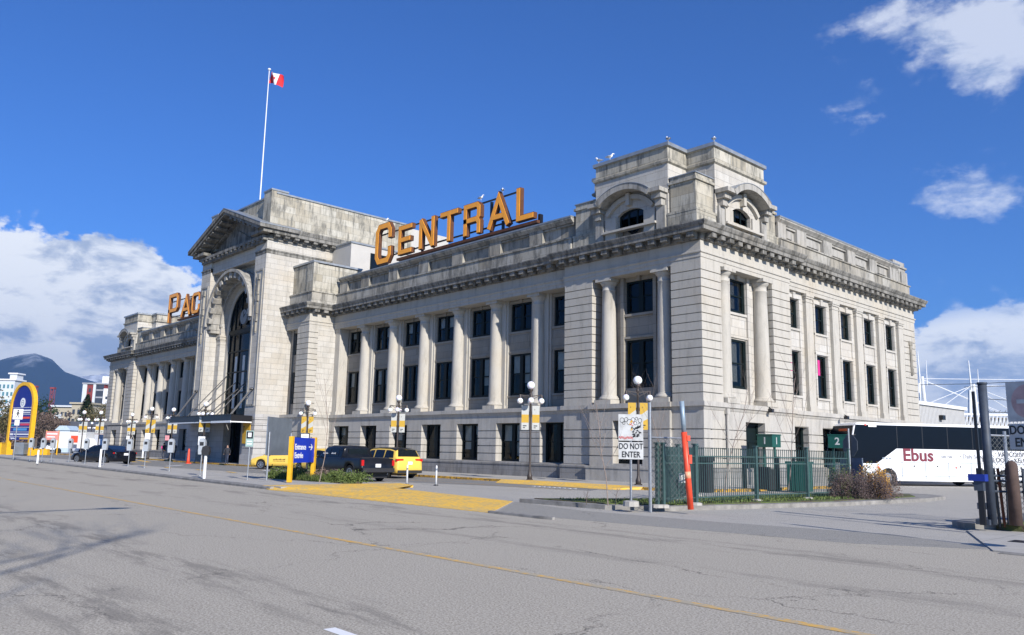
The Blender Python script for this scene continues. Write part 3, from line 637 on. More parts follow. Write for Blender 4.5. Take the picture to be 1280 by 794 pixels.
# -- side facade
def side():
    T = TS
    b = MB(T)
    # ground floor: openings (u0,u1)
    ops = [(4.05, 6.1, .1), (10.0, 11.8, 1.1)]+[(10.9+3.65*k-.9, 10.9+3.65*k+.9, 1.1) for k in (1, 2, 3, 4)]
    cur = 1.9
    for a, c, z in ops[:1]: rust(b, 1.9, a, 0, .8, 1.02, 3.5, 5); rust(b, c, 9.5, 0, .8, 1.02, 3.5, 5); b.box(a, c, -.1, .1, -.1, .13)
    cur = 9.5
    for a, c, z in ops[1:]: rust(b, cur, a, .3, 1.1, 1.02, 3.5, 5); b.box(a-.1, c+.1, .34, 1.1, 3.46, 3.51); cur = c
    rust(b, cur, 29.7, .3, 1.1, 1.02, 3.5, 5); b.box(6.1, 29.6, .33, 1.1, .93, 1.025)
    b.build('ground_floor_wall', GRAN, st)
    for a, c, z in ops[1:]: window(T, (a+c)/2, .75, 1.02, c-a, 2.48, 'single')
    # door
    d = MB(T); d.box(4.05, 4.2, .45, .6, .1, 3.5); d.box(5.95, 6.1, .45, .6, .1, 3.5); d.box(4.2, 5.95, .45, .6, 3.35, 3.5); d.box(4.2, 5.05, .5, .56, .1, 2.4); d.box(5.1, 5.95, .5, .56, .1, 2.4); d.box(4.2, 5.95, .45, .6, 2.4, 2.55); d.box(4.2, 5.95, .52, .55, 2.55, 3.35)
    do = d.build('door', FRAME, st); h = MB(T); h.box(5.0, 5.03, .46, .49, 1.0, 1.3); h.box(5.12, 5.15, .46, .49, 1.0, 1.3); h.build('handle', STEEL, do)
    # pavilion upper
    b = MB(T); rust(b, 7.4, 9.5, 0, 1.2, 4.45, 11.95, 16); b.build('quoin_pier', LIME, st)
    b = MB(T); holes(b, 1.8, 7.5, .7, 1.2, 4.45, 11.95, [(3.75, 5.55, 5.4, 8.2), (3.75, 5.55, 9.75, 11.7)])
    b.box(3.5, 3.73, .58, .72, 4.45, 11.95); b.box(5.57, 5.8, .58, .72, 4.45, 11.95); b.box(3.73, 5.57, .62, .72, 9.6, 9.74); b.box(3.73, 5.57, .62, .72, 8.28, 8.4); b.box(4.5, 4.8, .55, .72, 11.68, 11.95)
    b.build('upper_wall', LIMEB, st)
    column(T, 2.62, .42); column(T, 6.72, .42)
    window(T, 4.65, .85, 5.4, 1.8, 2.8, 'single', True, WHITE); window(T, 4.65, .85, 9.75, 1.8, 1.95, 'single', True)
    # middle: pilasters and windows
    wc = [10.75+3.65*k for k in range(5)]; pc = [12.55+3.62*k for k in range(5)]
    b = MB(T); holes(b, 9.5, 27.4, .52, 1.2, 4.45, 11.95, [(c-.75, c+.75, z, zz) for c in wc for z, zz in ((5.4, 8.15), (9.6, 11.45))])
    for c in wc:
        for z in (5.26, 9.46): b.box(c-.95, c+.95, .44, .55, z, z+.13)
        b.box(c-.95, c+.95, .44, .55, 8.2, 8.32); b.box(c-1.0, c+1.0, .42, .55, 11.5, 11.72); b.box(c-.15, c+.15, .34, .55, 11.45, 11.85)
        for e in (-.95, .77): b.box(c+e, c+e+.18, .46, .55, 4.45, 11.5)
    b.build('upper_wall', LIMEB, st)
    b = MB(T)
    for c in pc:
        if c > 27: c = 27.0
        b.box(c-.43, c+.43, .3, .6, 4.45, 11.95); b.box(c-.50, c+.50, .22, .6, 4.45, 4.74); b.box(c-.47, c+.47, .26, .6, 4.74, 4.86)
        b.box(c-.46, c+.46, .27, .6, 11.42, 11.5); b.box(c-.48, c+.48, .24, .6, 11.66, 11.78); b.box(c-.52, c+.52, .2, .6, 11.78, 11.95)
    b.build('pilasters', LIME, st)
    for i, c in enumerate(wc):
        w1 = window(T, c, .74, 5.4, 1.5, 2.75, 'single', False); window(T, c, .74, 9.6, 1.5, 1.85, 'single', i % 2 == 0)
        if i < 2:
            p = MB(); p.add([(-.2, -.02, 1.5), (.1, -.02, 1.5), (.1, -.02, 2.5), (-.2, -.02, 2.5)], [(0, 1, 2, 3)]); p.build('blind', PINK, w1, recalc=False)
    b = MB(T); rust(b, 27.45, 29.7, .3, 1.5, 4.45, 11.95, 16); b.build('quoin_pier', LIME, st)
    b = MB(T); b.box(28.4, 28.75, .22, .32, 8.0, 10.6); b.box(28.3, 28.85, .2, .32, 10.3, 10.6); b.box(28.45, 28.7, .16, .3, 8.0, 8.5); b.build('carved_drop', DIRTP, st)
    b = MB(T); b.box(9.5, 29.7, .85, 1.25, 15.14, 16.2)
    for c in [9.9]+[12.55+3.62*k for k in range(5)]+[29.2]: b.box(max(c-.62, 9.5), min(c+.62, 29.7), .6, .9, 15.14, 16.2)
    b.box(9.5, 29.7, .68, .9, 15.14, 15.32); b.box(9.5, 29.7, .71, .9, 16.04, 16.2)
    for k in range(5): c = 10.75+3.62*k; b.box(c-.85, c+.85, .78, .9, 15.45, 15.95)
    b.build('parapet', TRIM, st)
    b = MB(); b.sweep([(-.3, 9.5), (-.3, 28)], C_prof); b.build('parapet_cap', TRIM, st)
    b = MB(); b.sweep([(-.3, 9.5), (-.3, 28)], F_prof); b.build('flashing', METALC, st)
    # end pedestal
    b = MB(T); b.box(27.6, 29.75, .75, 2.6, 15.1, 16.5); b.box(27.5, 29.85, .65, 2.7, 16.5, 16.65); b.box(27.6, 29.75, .8, 2.6, 16.65, 17.05); b.box(27.9, 29.45, .72, .8, 15.3, 16.3); b.build('pedestal', TRIM, st)
    b = MB(T); b.box(-.0, 0, 0, 0, 0, 0)
    d = MB(T); d.tube([(2.05, -.12, .1), (2.05, -.12, 4.0)], .07, 8); d.box(1.93, 2.17, -.2, 0, 3.85, 4.15); d.build('downpipe', GRAN, st)
    for u in (6.3, 15.8):
        f = MB(T); f.box(u-.12, u+.12, -.42, -.16, 4.12, 4.32); f.bar((u, -.16, 4.4), (u, -.34, 4.3), .06); f.build('floodlight', BLACK, st)
side()
# far walls and core
b = MB(); b.box(-98.3, -.9, 28.9, 29.7, 0, 14.0); b.box(-98.6, -98.1, 1.0, 29, 0, 14.0); b.build('rear_wall', LIMEB, st)
b = MB(); b.box(-97, -2.6, 3.0, 28.5, 0, 14.6); b.build('interior', DARKIN, st)
b = MB(); b.box(-97.9, -.9, WY+.9, 29.2, 14.9, 15.0); b.build('roof', METALC, st)

# -- attic tower on the end pavilions
def archbox(b, u0, u1, v0, v1, z0, z1, c, r, zs, half, n=16):
    """wall with an opening: vertical sides up to zs, then a circular segment of radius r centred so the half-width is `half`"""
    zc = zs-math.sqrt(max(r*r-half*half, 0)); b.box(u0, c-half, v0, v1, z0, z1); b.box(c+half, u1, v0, v1, z0, z1)
    for i in range(n):
        a = -half+2*half*i/n; d = -half+2*half*(i+1)/n; za = zc+math.sqrt(max(r*r-a*a, 0)); zd = zc+math.sqrt(max(r*r-d*d, 0))
        vs = [(c+a, v0, za), (c+d, v0, zd), (c+d, v0, z1), (c+a, v0, z1), (c+a, v1, za), (c+d, v1, zd), (c+d, v1, z1), (c+a, v1, z1)]
        b.add(vs, [(0, 1, 2, 3), (4, 7, 6, 5), (0, 4, 5, 1), (3, 2, 6, 7)])
def archring(b, c, zc, r0, r1, v0, v1, a0, a1, n=24, zsc=1.0):
    vs = []
    for i in range(n+1):
        a = a0+(a1-a0)*i/n
        for r, v in ((r0, v0), (r1, v0), (r1, v1), (r0, v1)): vs.append((c+r*math.cos(a), v, zc+r*math.sin(a)*zsc))
    fs = []
    for i in range(n):
        for j in range(4): p = i*4+j; q = i*4+(j+1) % 4; fs.append((p, q, q+4, p+4))
    fs += [(0, 1, 2, 3), tuple(range(4*n, 4*n+4))[::-1]]; b.add(vs, fs)
def dormer(T, c):
    # face with arched window, hood and brackets, in facade coordinates (front face v=.6)
    b = MB(T); archbox(b, c-2.72, c+2.72, .62, 1.2, 14.0, 18.4, c, 1.7, 15.75, 1.0); b.build('attic_wall', LIMEB, st)
    b = MB(T); archring(b, c, 14.55, 2.05, 2.30, .42, .7, R(38), R(142), 16)
    b.box(c-1.85, c-1.05, .5, .7, 14.1, 15.7); b.box(c+1.05, c+1.85, .5, .7, 14.1, 15.7); b.box(c-.14, c+.14, .3, .7, 16.2, 16.95)
    b.box(c-2.0, c+2.0, .3, .7, 14.75, 14.88); b.build('window_surround', LIME, st)
    b = MB(T); archring(b, c, 14.15, 2.86, 3.22, -.25, .7, R(50), R(130), 20)
    for s in (-1, 1):
        b.box(c+s*1.85, c+s*2.72, -.22, .7, 16.42, 16.66); b.box(c+s*1.95, c+s*2.6, .05, .7, 16.1, 16.42); b.box(c+s*2.05, c+s*2.5, .25, .7, 15.7, 16.1); b.box(c+s*2.0, c+s*2.6, .45, .7, 14.1, 15.7)
    b.build('window_hood', TRIM, st)
    b = MB(T); archring(b, c, 14.15, 3.22, 3.25, -.28, .7, R(52), R(128), 20); b.build('flashing', METALC, st)
    f = MB(T); archring(f, c, 14.42, 1.62, 1.72, .85, .95, R(54), R(126), 16); f.box(c-1.0, c-.9, .85, .95, 14.9, 15.75); f.box(c+.9, c+1.0, .85, .95, 14.9, 15.75); f.box(c-1, c+1, .85, .95, 14.88, 14.98)
    for x in (-.36, .28): f.box(c+x, c+x+.08, .86, .94, 14.9, 16.05)
    wo = f.build('window', FRAME, st); p = MB(T); archring(p, c, 14.42, .02, 1.62, .91, .915, R(40), R(140), 16); p.box(c-.95, c+.95, .91, .915, 14.95, 15.6); p.build('pane', CGLASS, wo)
def tower(T):
    TT = T
    b = MB(T)
    b.box(-7.95, -2.5, 1.2, 9.4, 14.0, 18.4); b.box(-9.6, -1.2, 2.5, 8.0, 14.0, 18.4); b.build('attic_core', LIMEB, st)
    mo_ = MB(T)
    cross = [(-7.95, 2.5), (-7.95, .62), (-2.5, .62), (-2.5, 2.5), (-.62, 2.5), (-.62, 7.98), (-2.5, 7.98), (-2.5, 9.6), (-7.95, 9.6), (-7.95, 7.98), (-9.7, 7.98), (-9.7, 2.5), (-7.95, 2.5)]
    mo_.sweep(cross, [(-.3, 18.2), (.0, 18.2), (.12, 18.28), (.14, 18.42), (.02, 18.5), (.0, 18.5), (0, 19.22), (.05, 19.25), (-.3, 19.25)]); mo_.build('attic_band', DIRTY, st)
    f = MB(T); f.sweep(cross, [(-.4, 19.25), (.14, 19.25), (.14, 19.46), (-.4, 19.5)]); f.box(-7.9, -2.6, 1, 9.2, 19.2, 19.3); f.box(-9.3, -1, 2.8, 7.7, 19.2, 19.31); f.build('flashing', METALC, st)
    b = MB(T)    # corner and side pedestals
    def ped(x0, x1, y0, y1, zt):
        b.box(x0-.12, x1+.12, y0-.12, y1+.12, 14.0, 15.07); b.box(x0, x1, y0, y1, 15.1, zt-.45); b.box(x0-.1, x1+.1, y0-.1, y1+.1, zt-.45, zt-.3); b.box(x0, x1, y0, y1, zt-.3, zt-.06); b.box(x0-.14, x1+.14, y0-.14, y1+.14, 15.06, 15.2)
    ped(-2.4, -.7, .7, 2.4, 17.3); ped(-9.75, -8.05, .75, 2.4, 17.3); ped(-2.4, -.75, 8.1, 9.4, 17.1)
    b.box(-9.9, -.62, 1.5, 9.4, 14.0, 15.1); b.build('pedestal', DIRTY, st)
    f = MB(T)
    for x0, x1, y0, y1, zt in ((-2.4, -.7, .7, 2.4, 17.3), (-9.75, -8.05, .75, 2.4, 17.3), (-2.4, -.75, 8.1, 9.4, 17.1)): f.box(x0-.06, x1+.06, y0-.06, y1+.06, zt-.06, zt)
    f.build('flashing', METALC, st)
tower(TI); tower(TM); dormer(TI, -5.22); dormer(TM, -5.22); dormer(TS, 5.24)
# ------------------------------------------------------------ portico
PC = -49.3; PL, PR = -56.4, -42.2
def portico():
    b = MB()
    for a, c in ((PL, -54.25), (-44.35, PR)):
        b.box(a, c, -4.5, -1.0, 4.45, 19.96)
    b.box(PR-1.2, PR, -1.0, 3.2, 4.45, 19.96); b.box(PL, PL+1.2, -1.0, 3.2, 4.45, 19.96)
    b.box(-54.3, -44.3, -4.3, -2.9, 18.55, 19.7); b.build('portico_wall', LIMEB, st)
    g_ = MB()
    for a, c in ((PL, -54.25), (-44.35, PR)):
        rust(g_, a, c, -4.5, -3.0, 1.0, 4.45, 7); g_.box(a-.12, c+.12, -4.62, -3.0, -.1, .9); g_.box(a-.06, c+.06, -4.56, -3, .9, 1.0)
    rust(g_, PR-1.2, PR, -3.0, -2.0, 1.0, 4.45, 7); rust(g_, PL, PL+1.2, -3.0, -2.0, 1.0, 4.45, 7)
    g_.box(PR-1.2, PR+.1, -3.0, -2.1, -.1, .98); g_.box(PL-.1, PL+1.2, -3.0, -2.1, -.1, .98)
    g_.box(-54.25, -51.2, -3.3, -2.6, .1, 4.3); g_.box(-47.4, -44.35, -3.3, -2.6, .1, 4.3); g_.box(-54.25, -44.35, -3.3, -2.6, 4.3, 4.45); g_.build('granite_base', GRANB, st)
    # sunk panels with carved drops on the piers
    p = MB()
    for c in ((PL-54.25)/2, (PR-44.35)/2):
        p = MB()
        for s in (-1, 1): p.box(c+s*.72-.08, c+s*.72+.08, -4.57, -4.48, 5.3, 17.2)
        p.box(c-.8, c+.8, -4.57, -4.48, 17.2, 17.36); p.box(c-.8, c+.8, -4.57, -4.48, 5.14, 5.3)
        p.build('pier_panel', TRIM, st)
    p = MB()
    for c in ((PL-54.25)/2, (PR-44.35)/2):
        for i, (w, h) in enumerate(((.5, .5), (.28, 1.2), (.45, .5), (.3, 1.0), (.4, .6), (.22, .8))):
            z = 16.9-sum(x[1]+.12 for x in ((.5, .5), (.28, 1.2), (.45, .5), (.3, 1.0), (.4, .6), (.22, .8))[:i])
            p.box(c-w/2, c+w/2, -4.64, -4.48, z-h, z)
        p.box(c-.05, c+.05, -4.6, -4.48, 11.6, 16.9); p.build('carved_drop', DIRTP, st); p = MB()
    # arched bay
    a = MB(); archbox(a, -54.25, -44.35, -3.4, -2.85, 4.45, 18.6, PC, 4.0, 13.2, 4.0, 32); a.build('arch_wall', LIMEB, st)
    a = MB(); archbox(a, -53.6, -45.0, -2.85, -2.3, 4.45, 18.0, PC, 3.45, 13.2, 3.45, 32)
    a.build('arch_reveal', LIME, st)
    a = MB(); archring(a, PC, 13.2, 4.78, 5.05, -4.75, -3.3, 0, PI, 40); archring(a, PC, 13.2, 4.3, 4.8, -4.3, -3.3, 0, PI, 40); archring(a, PC, 13.2, 3.98, 4.3, -3.5, -3.25, 0, PI, 40)
    for i in range(13):
        t = PI*(i+.5)/13; ca, sa = math.cos(t), math.sin(t)
        a.obox((PC+4.5*ca, -4.0, 13.2+4.5*sa), (-sa*.24, 0, ca*.24), (0, .62, 0), (ca*.27, 0, sa*.27))
    for s in (-1, 1):
        a.box(PC+s*4.3, PC+s*4.95, -4.5, -3.3, 12.9, 13.2); a.box(PC+s*4.35, PC+s*4.9, -4.3, -3.3, 12.6, 12.9)
    a.build('arch_hood', TRIM, st)
    for s in (-1, 1):
        a = MB()
        for z0, z1, o in ((11.9, 12.0, .05), (12.0, 12.25, .10), (12.25, 12.4, .16), (11.5, 11.58, .04)):
            a.box(PC+s*(4.0-o), PC+s*4.6, -3.4-o, -2.9, z0, z1); a.box(PC+s*(3.45-o*.7), PC+s*4.0, -2.85-o*.5, -2.45, z0, z1)
        a.box(PC+s*3.9, PC+s*4.55, -3.42, -2.6, 4.45, 4.8); a.build('impost_moulding', LIME, st)
    a.box(PC-.3, PC+.3, -3.45, -3.2, 16.9, 17.6) if False else None
    # great window
    w = MB()
    for x in (-3.3, -2.35, -1.15, 1.05, 2.25, 3.2): 
        zt = 13.2+math.sqrt(max(3.4**2-x*x, .1)); w.box(PC+x, PC+x+.1, -2.75, -2.6, .1, zt)
    for z in (4.5, 6.6, 8.6, 10.6, 12.3, 12.7): w.box(PC-3.45, PC+3.45, -2.74, -2.62, z, z+.14)
    archring(w, PC, 13.2, 3.3, 3.46, -2.76, -2.6, 0, PI, 32); archring(w, PC, 13.2, 1.5, 1.62, -2.75, -2.62, 0, PI, 24)
    w.box(PC-3.45, PC+3.45, -2.8, -2.6, 12.4, 12.75)
    wo = w.build('arched_window', FRAME, st); q = MB(); q.prism([(PC-3.45, 4.45), (PC+3.45, 4.45)]+[(PC+3.45*math.cos(t*PI/24), 13.2+3.45*math.sin(t*PI/24)) for t in range(25)], -2.66, -2.65, lambda x, z, t: (x, t, z)); q.build('pane', DGLASS, wo)
    for x in (-.2, 1.6, -1.9):
        q = MB(); q.box(PC+x, PC+x+.5, -2.68, -2.665, 5.2, 10.2); q.build('pale_strip', CURT, wo)
    cl = MB(); cl.prism([(PC-.1+.72*math.cos(t*PI/16), 13.9+.72*math.sin(t*PI/16)) for t in range(32)], -2.95, -2.78, lambda x, z, t: (x, t, z)); co = cl.build('clock', simple('dull_clock_face', (.22, .23, .23), .6, var=.08), st)
    h = MB(); h.bar((PC-.1, -2.97, 13.9), (PC+.25, -2.97, 14.2), .05, .02); h.bar((PC-.1, -2.97, 13.9), (PC-.15, -2.97, 14.45), .05, .02); h.build('hands', BLACK, co)
    # entrance doors
    d = MB()
    for x in (-1.85, -.62, .62, 1.75): d.box(PC+x-.04, PC+x+.06, -2.2, -2.1, .12, 4.3)
    d.box(PC-1.9, PC+1.9, -2.2, -2.1, 2.5, 2.62); d.box(PC-1.9, PC+1.9, -2.2, -2.1, 4.2, 4.3); do = d.build('entrance_door', FRAME, st)
    q = MB(); q.box(PC-1.9, PC+1.9, -2.14, -2.12, .12, 4.25); q.build('pane', CGLASS, do)
    # entablature bands, side cornice
    e = MB(); bandp = [(-.3, 18.7), (.0, 18.7), (.03, 18.72), (.03, 18.95), (.09, 19.0), (.09, 19.1), (0, 19.14), (-.3, 19.14)]
    e.sweep([(PR-2.15, -4.5), (PR, -4.5), (PR, 3.2)], bandp); e.sweep([(PL, 3.2), (PL, -4.5), (PL+2.15, -4.5)], bandp)
    prof = [(-.3, 19.9), (.12, 19.95), (.16, 20.15), (.16, 20.42), (.78, 20.42), (.78, 20.68), (.84, 20.76), (.9, 21.0), (.9, 21.1), (-.2, 21.22), (-.3, 21.22)]
    e.sweep([(PR, -4.5), (PR, 10)], prof); e.sweep([(PL, 10), (PL, -4.5)], prof)
    e.box(PR-1.9, PR+.78, -5.3, -4.2, 20.42, 20.7); e.box(PL-.78, PL+1.9, -5.3, -4.2, 20.42, 20.7)
    e.box(PL+.3, PR-.3, -4.75, -4.0, 19.7, 20.05); e.box(PL, PR, -4.95, -4.0, 20.05, 20.3)
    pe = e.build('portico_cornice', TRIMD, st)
    m = modillions([(PR, -4.4), (PR, 10)], 20.2, 20.42, .95, .42, .16, .68); m2 = modillions([(PL, 10), (PL, -4.4)], 20.2, 20.42, .95, .42, .16, .68); m.add(m2.v, m2.f)
    for i in range(15): m.box(PL+.6+i*.95, PL+1.0+i*.95, -4.93, -4.5, 19.86, 20.04)
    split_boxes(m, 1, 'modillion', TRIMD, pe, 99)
    # pediment
    p = MB(); F = lambda x, z, t: (x, t, z)
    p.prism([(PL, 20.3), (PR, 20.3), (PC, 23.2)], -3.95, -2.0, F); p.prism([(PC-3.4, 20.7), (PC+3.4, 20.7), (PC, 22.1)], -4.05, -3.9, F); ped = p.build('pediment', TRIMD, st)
    p = MB(); hw = 8.1; zt = 24.0; zl = 21.05
    for s in (-1, 1):
        p.prism([(PC+s*hw, zl), (PC, zt), (PC, zt-.30), (PC+s*hw, zl-.30)], -5.75, -1.9, F)
        p.prism([(PC+s*(hw-.1), zl-.30), (PC, zt-.30), (PC, zt-.52), (PC+s*(hw-.7), zl-.38)], -5.62, -1.9, F)
        p.prism([(PC+s*(hw-.8), zl-.42), (PC, zt-.66), (PC, zt-.8), (PC+s*(hw-1.4), zl-.42)], -4.3, -1.9, F)
        for i in range(7):
            t = .14+.12*i; x = PC+s*hw*(1-t); z = zl+(zt-zl)*t-.66; d = Vector((-s*hw, 0, zt-zl)).normalized()
            p.obox((x, -4.95, z), d*.26, (0, .55, 0), Vector((-d.z, 0, d.x))*.12)
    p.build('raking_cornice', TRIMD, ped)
    p = MB()
    for s in (-1, 1): p.prism([(PC+s*8.12, 21.07), (PC, 24.02), (PC, 24.08), (PC+s*8.12, 21.13)], -5.77, -1.88, F)
    p.build('flashing', METALC, ped)
    # attic block
    a = MB(); a.box(-55.9, -42.7, -3.6, 11.5, 20.9, 24.5)
    for x0, x1 in ((-44.2, -42.68), (-55.92, -54.4)): a.box(x0, x1, -4.15, -2.6, 21.0, 24.75)
    a.build('attic_block', DIRTY, st)
    f = MB(); f.box(-56.0, -42.6, -3.7, 11.6, 24.5, 24.66)
    for x0, x1 in ((-44.2, -42.68), (-55.92, -54.4)): f.box(x0-.05, x1+.06, -4.22, -2.5, 24.75, 24.9)
    f.build('flashing', METALC, st)
    a = MB(); a.box(-55, -42.9, 11.5, 16.5, 18, 24.35); a.box(PR-1, -38.9, 2.1, 10.0, 14.9, 20.3); a.build('penthouse', simple('pale_render', (.46, .44, .40), .8, var=.06, scale=1), st)
    f = MB(); f.box(PR-1, -38.8, 2.0, 10.1, 20.3, 20.45); f.build('flashing', METALC, st)
    w = MB(); w.box(-38.9, -38.84, 4.2, 6.2, 17.2, 19.7); wo = w.build('window', FRAME, st); q = MB(); q.box(-38.84, -38.83, 4.3, 5.15, 17.3, 19.6); q.box(-38.84, -38.83, 5.25, 6.1, 17.3, 19.6); q.build('pane', CGLASS, wo)
    # canopy
    c = MB(); c.box(-56.3, -42.5, -6.5, -4.62, 3.72, 4.28); c.box(-54.2, -44.4, -4.62, -3.3, 3.78, 4.2)
    for i in range(28): x = -56.2+i*.5; c.box(x, x+.3, -6.56, -6.46, 4.28, 4.36)
    ca = c.build('canopy', BLACK, st)
    q = MB(); q.box(-56.3, -42.48, -6.53, -6.5, 3.66, 3.76); q.box(-42.5, -42.47, -6.5, -4.65, 3.66, 3.76); q.box(-46.5, -42.46, -6.55, -6.5, 3.62, 3.8); q.build('fascia_strip', WHITE, ca)
    for x, zz, yy in ((-55.4, 6.9, -4.6), (-52.6, 8.6, -2.6), (-50.4, 8.6, -1.8), (-48.0, 8.6, -1.8), (-46.0, 8.6, -2.6), (-43.2, 6.6, -4.6)):
        for dx in (0, .25) if yy < -4 else (0,):
            r = MB(); r.tube([(x+dx, yy, zz), (x+dx, -6.35, 4.25)], .045, 6); r.sphere((x+dx, yy, zz), .13, 8); r.build('rod', BLACK, ca)
    for x0, x1 in ((-54.2, -52.6), (-46.0, -44.4)):
        pass
portico()
def wallsign(x0, x1, y, z0, z1, lab):
    e = empty('wall_banner', lab, 'banner', (x0, y, z0), group='yellow banners by the entrance'); b = MB(); b.box(0, x1-x0, -.05, 0, 0, z1-z0); b.build('panel', simple('mustard', (.62, .35, .02), .6, var=.08), e)
    b = MB(); b.box(.2, .26, -.07, -.05, .9, 1.5); b.box(.1, .36, -.07, -.05, 1.4, 1.5); b.build('figure_mark', BLACK, e)
wallsign(-44.2, -42.8, -4.56, 1.9, 3.85, 'mustard yellow banner on the right pier of the arched entrance')
wallsign(-60.3, -59.0, -2.16, 1.6, 3.9, 'mustard yellow banner on the wall left of the entrance canopy')

# ------------------------------------------------------------ rooftop letters
LET = {'C': [[(1, .70), (1, .86), (.84, 1), (.16, 1), (0, .86), (0, .14), (.16, 0), (.84, 0), (1, .14), (1, .30)]],
 'E': [[(1, 1), (0, 1), (0, 0), (1, 0)], [(0, .5), (.86, .5)]], 'N': [[(0, 0), (0, 1)], [(1, 0), (1, 1)], [(.06, 1), (.94, 0)]],
 'T': [[(0, 1), (1, 1)], [(.5, 1), (.5, 0)]], 'R': [[(0, 0), (0, 1), (.86, 1), (1, .9), (1, .56), (.86, .46), (0, .46)], [(.86, .46), (1, .34), (1, 0)]],
 'A': [[(0, 0), (.5, 1), (1, 0)], [(.22, .3), (.78, .3)]], 'L': [[(0, 1), (0, 0), (1, 0)]], 'P': [[(0, 0), (0, 1), (.86, 1), (1, .9), (1, .5), (.86, .4), (0, .4)]],
 'I': [[(.5, 0), (.5, 1)]], 'F': [[(1, 1), (0, 1), (0, 0)], [(0, .5), (.8, .5)]]}
LFACE = simple('orange_letter_face', (1.0, 0.40, 0.035), .45, var=.12, scale=2); LEDGE = simple('rusty_letter_side', (0.10, 0.035, 0.010), .7, var=.3, scale=3)
def stroke(b, pts, t, y0, y1, W_, H_, z0):
    P = [Vector((p[0]*(W_-t)+t/2, p[1]*(H_-t)+t/2)) for p in pts]; k = len(P); L, Rr = [], []
    for i in range(k):
        if i == 0: d = (P[1]-P[0]).normalized(); n = Vector((-d.y, d.x)); a = P[0]-d*t/2
        elif i == k-1: d = (P[-1]-P[-2]).normalized(); n = Vector((-d.y, d.x)); a = P[-1]+d*t/2
        else:
            d1 = (P[i]-P[i-1]).normalized(); d2 = (P[i+1]-P[i]).normalized(); n1 = Vector((-d1.y, d1.x)); n2 = Vector((-d2.y, d2.x)); n = (n1+n2).normalized(); n = n/max(n.dot(n1), .45); a = P[i]
        L.append(a+n*t/2); Rr.append(a-n*t/2)
    for i in range(k-1):
        q = [L[i], L[i+1], Rr[i+1], Rr[i]]; b.prism([(v.x, v.y+z0) for v in q], y0, y1, lambda x, z, tt: (x, tt, z))
def letter(root, ch, x, w, h, z0=0, t=.5):
    b = MB()
    for i, s in enumerate(LET[ch]): stroke(b, s, t, -.17+.004*i, .17-.004*i, w, h, z0)
    o = b.build('letter', LEDGE, root, loc=(x, 0, 0)); f = MB()
    for i, s in enumerate(LET[ch]): stroke(f, s, t*.80, -.20-.003*i, -.16, w-(t*.2), h-(t*.2), z0+t*.1)
    f.v = [(v[0]+t*.1, v[1], v[2]) for v in f.v]; f.build('face', LFACE, o); return o
def roofsign(word, x0, spec, lab, xe):
    e = empty('rooftop_sign', lab, 'sign', (x0, 1.75, 16.0))
    for ch, x, w, h, z in spec: letter(e, ch, x-x0, w, h, z, (.44 if h < 3 else .52))
    f = MB(); L = xe-x0; f.box(3.2, L, -.1, .25, 1.22, 1.42); fo = f.build('base_rail', LEDGE, e)
    f = MB()
    for z in (1.95, 4.0): f.box(0.2, L-(2.1 if z > 3 else 1.6), .28, .40, z, z+.1)
    for x in (6.15, 11.5, 14.6, 15.9): f.box(x, x+.16, .24, .42, -1.0, 3.9 if x != 15.9 else 2.2)
    f.box(L-.2, L, .2, .5, 0, 1.9)
    f.build('steel_frame', BLACK, e); return e
roofsign('CENTRAL', -34.1, [('C', -34.1, 2.45, 3.6, 1.25), ('E', -30.65, 1.95, 2.5, 1.6), ('N', -27.75, 2.05, 2.5, 1.6), ('T', -25.0, 2.25, 2.5, 1.6), ('R', -22.1, 2.0, 2.5, 1.6), ('A', -19.3, 2.35, 2.5, 1.6), ('L', -16.25, 1.8, 2.5, 1.6)], 'row of orange rooftop letters reading CENTRAL on the right wing', -14.2)
roofsign('PACIFIC', -82.3, [('P', -82.3, 3.2, 3.75, 1.2), ('A', -77.9, 2.9, 2.65, 1.5), ('C', -74.6, 2.5, 2.65, 1.5), ('I', -71.3, .9, 2.65, 1.5), ('F', -69.8, 2.1, 2.65, 1.5), ('I', -67.2, .9, 2.65, 1.5), ('C', -65.8, 2.3, 2.65, 1.5)], 'row of orange rooftop letters starting PAC on the left wing', -63.4)

# flagpole
fp = empty('flagpole', 'tall white flagpole with a red and white maple leaf flag on the portico roof', 'flagpole', (-52.0, -2.0, 24.6))
# aligned below with the photo's pole
fx, fy = -58.6, 1.6
fp.location = (-54.2, -1.6, 24.5)
b = MB(); b.tube([(0, 0, 0), (0, 0, 9.5), (0, 0, 18.6)], [.065, .055, .04], 10); b.box(-.4, .4, -.4, .4, 0, .25); b.build('pole', WHITE, fp); b = MB(); b.sphere((0, 0, 18.7), .16, 10); b.build('finial', WHITE, fp)
RED = simple('flag_red', (.62, .015, .02), .7, var=.05)
def flagpt(u, w):   # u 0..1 along, w 0..1 up
    return (2.3*u*.80, 2.3*u*.22+.25*math.sin(u*7+w*1.5), 18.4-1.55*(1-w)-.5*u*u-.65*u+.1*math.sin(u*9))
b = MB(); N = 24; b.smooth = True
for i in range(N):
    for j in range(8):
        b.mi = 1 if N*.25 <= i < N*.75 else 0
        b.add([flagpt(i/N, j/8), flagpt((i+1)/N, j/8), flagpt((i+1)/N, (j+1)/8), flagpt(i/N, (j+1)/8)], [(0, 1, 2, 3)])
fl = b.build('flag', [RED, WHITE], fp, recalc=False)
leaf = [(0, -.9), (.06, -.35), (.5, -.42), (.42, -.22), (.85, .1), (.7, .18), (.78, .5), (.52, .44), (.42, .58), (.18, .3), (.26, .8), (.12, .72), (0, 1.0)]; leaf = leaf+[(-x, y) for x, y in reversed(leaf[1:-1])]
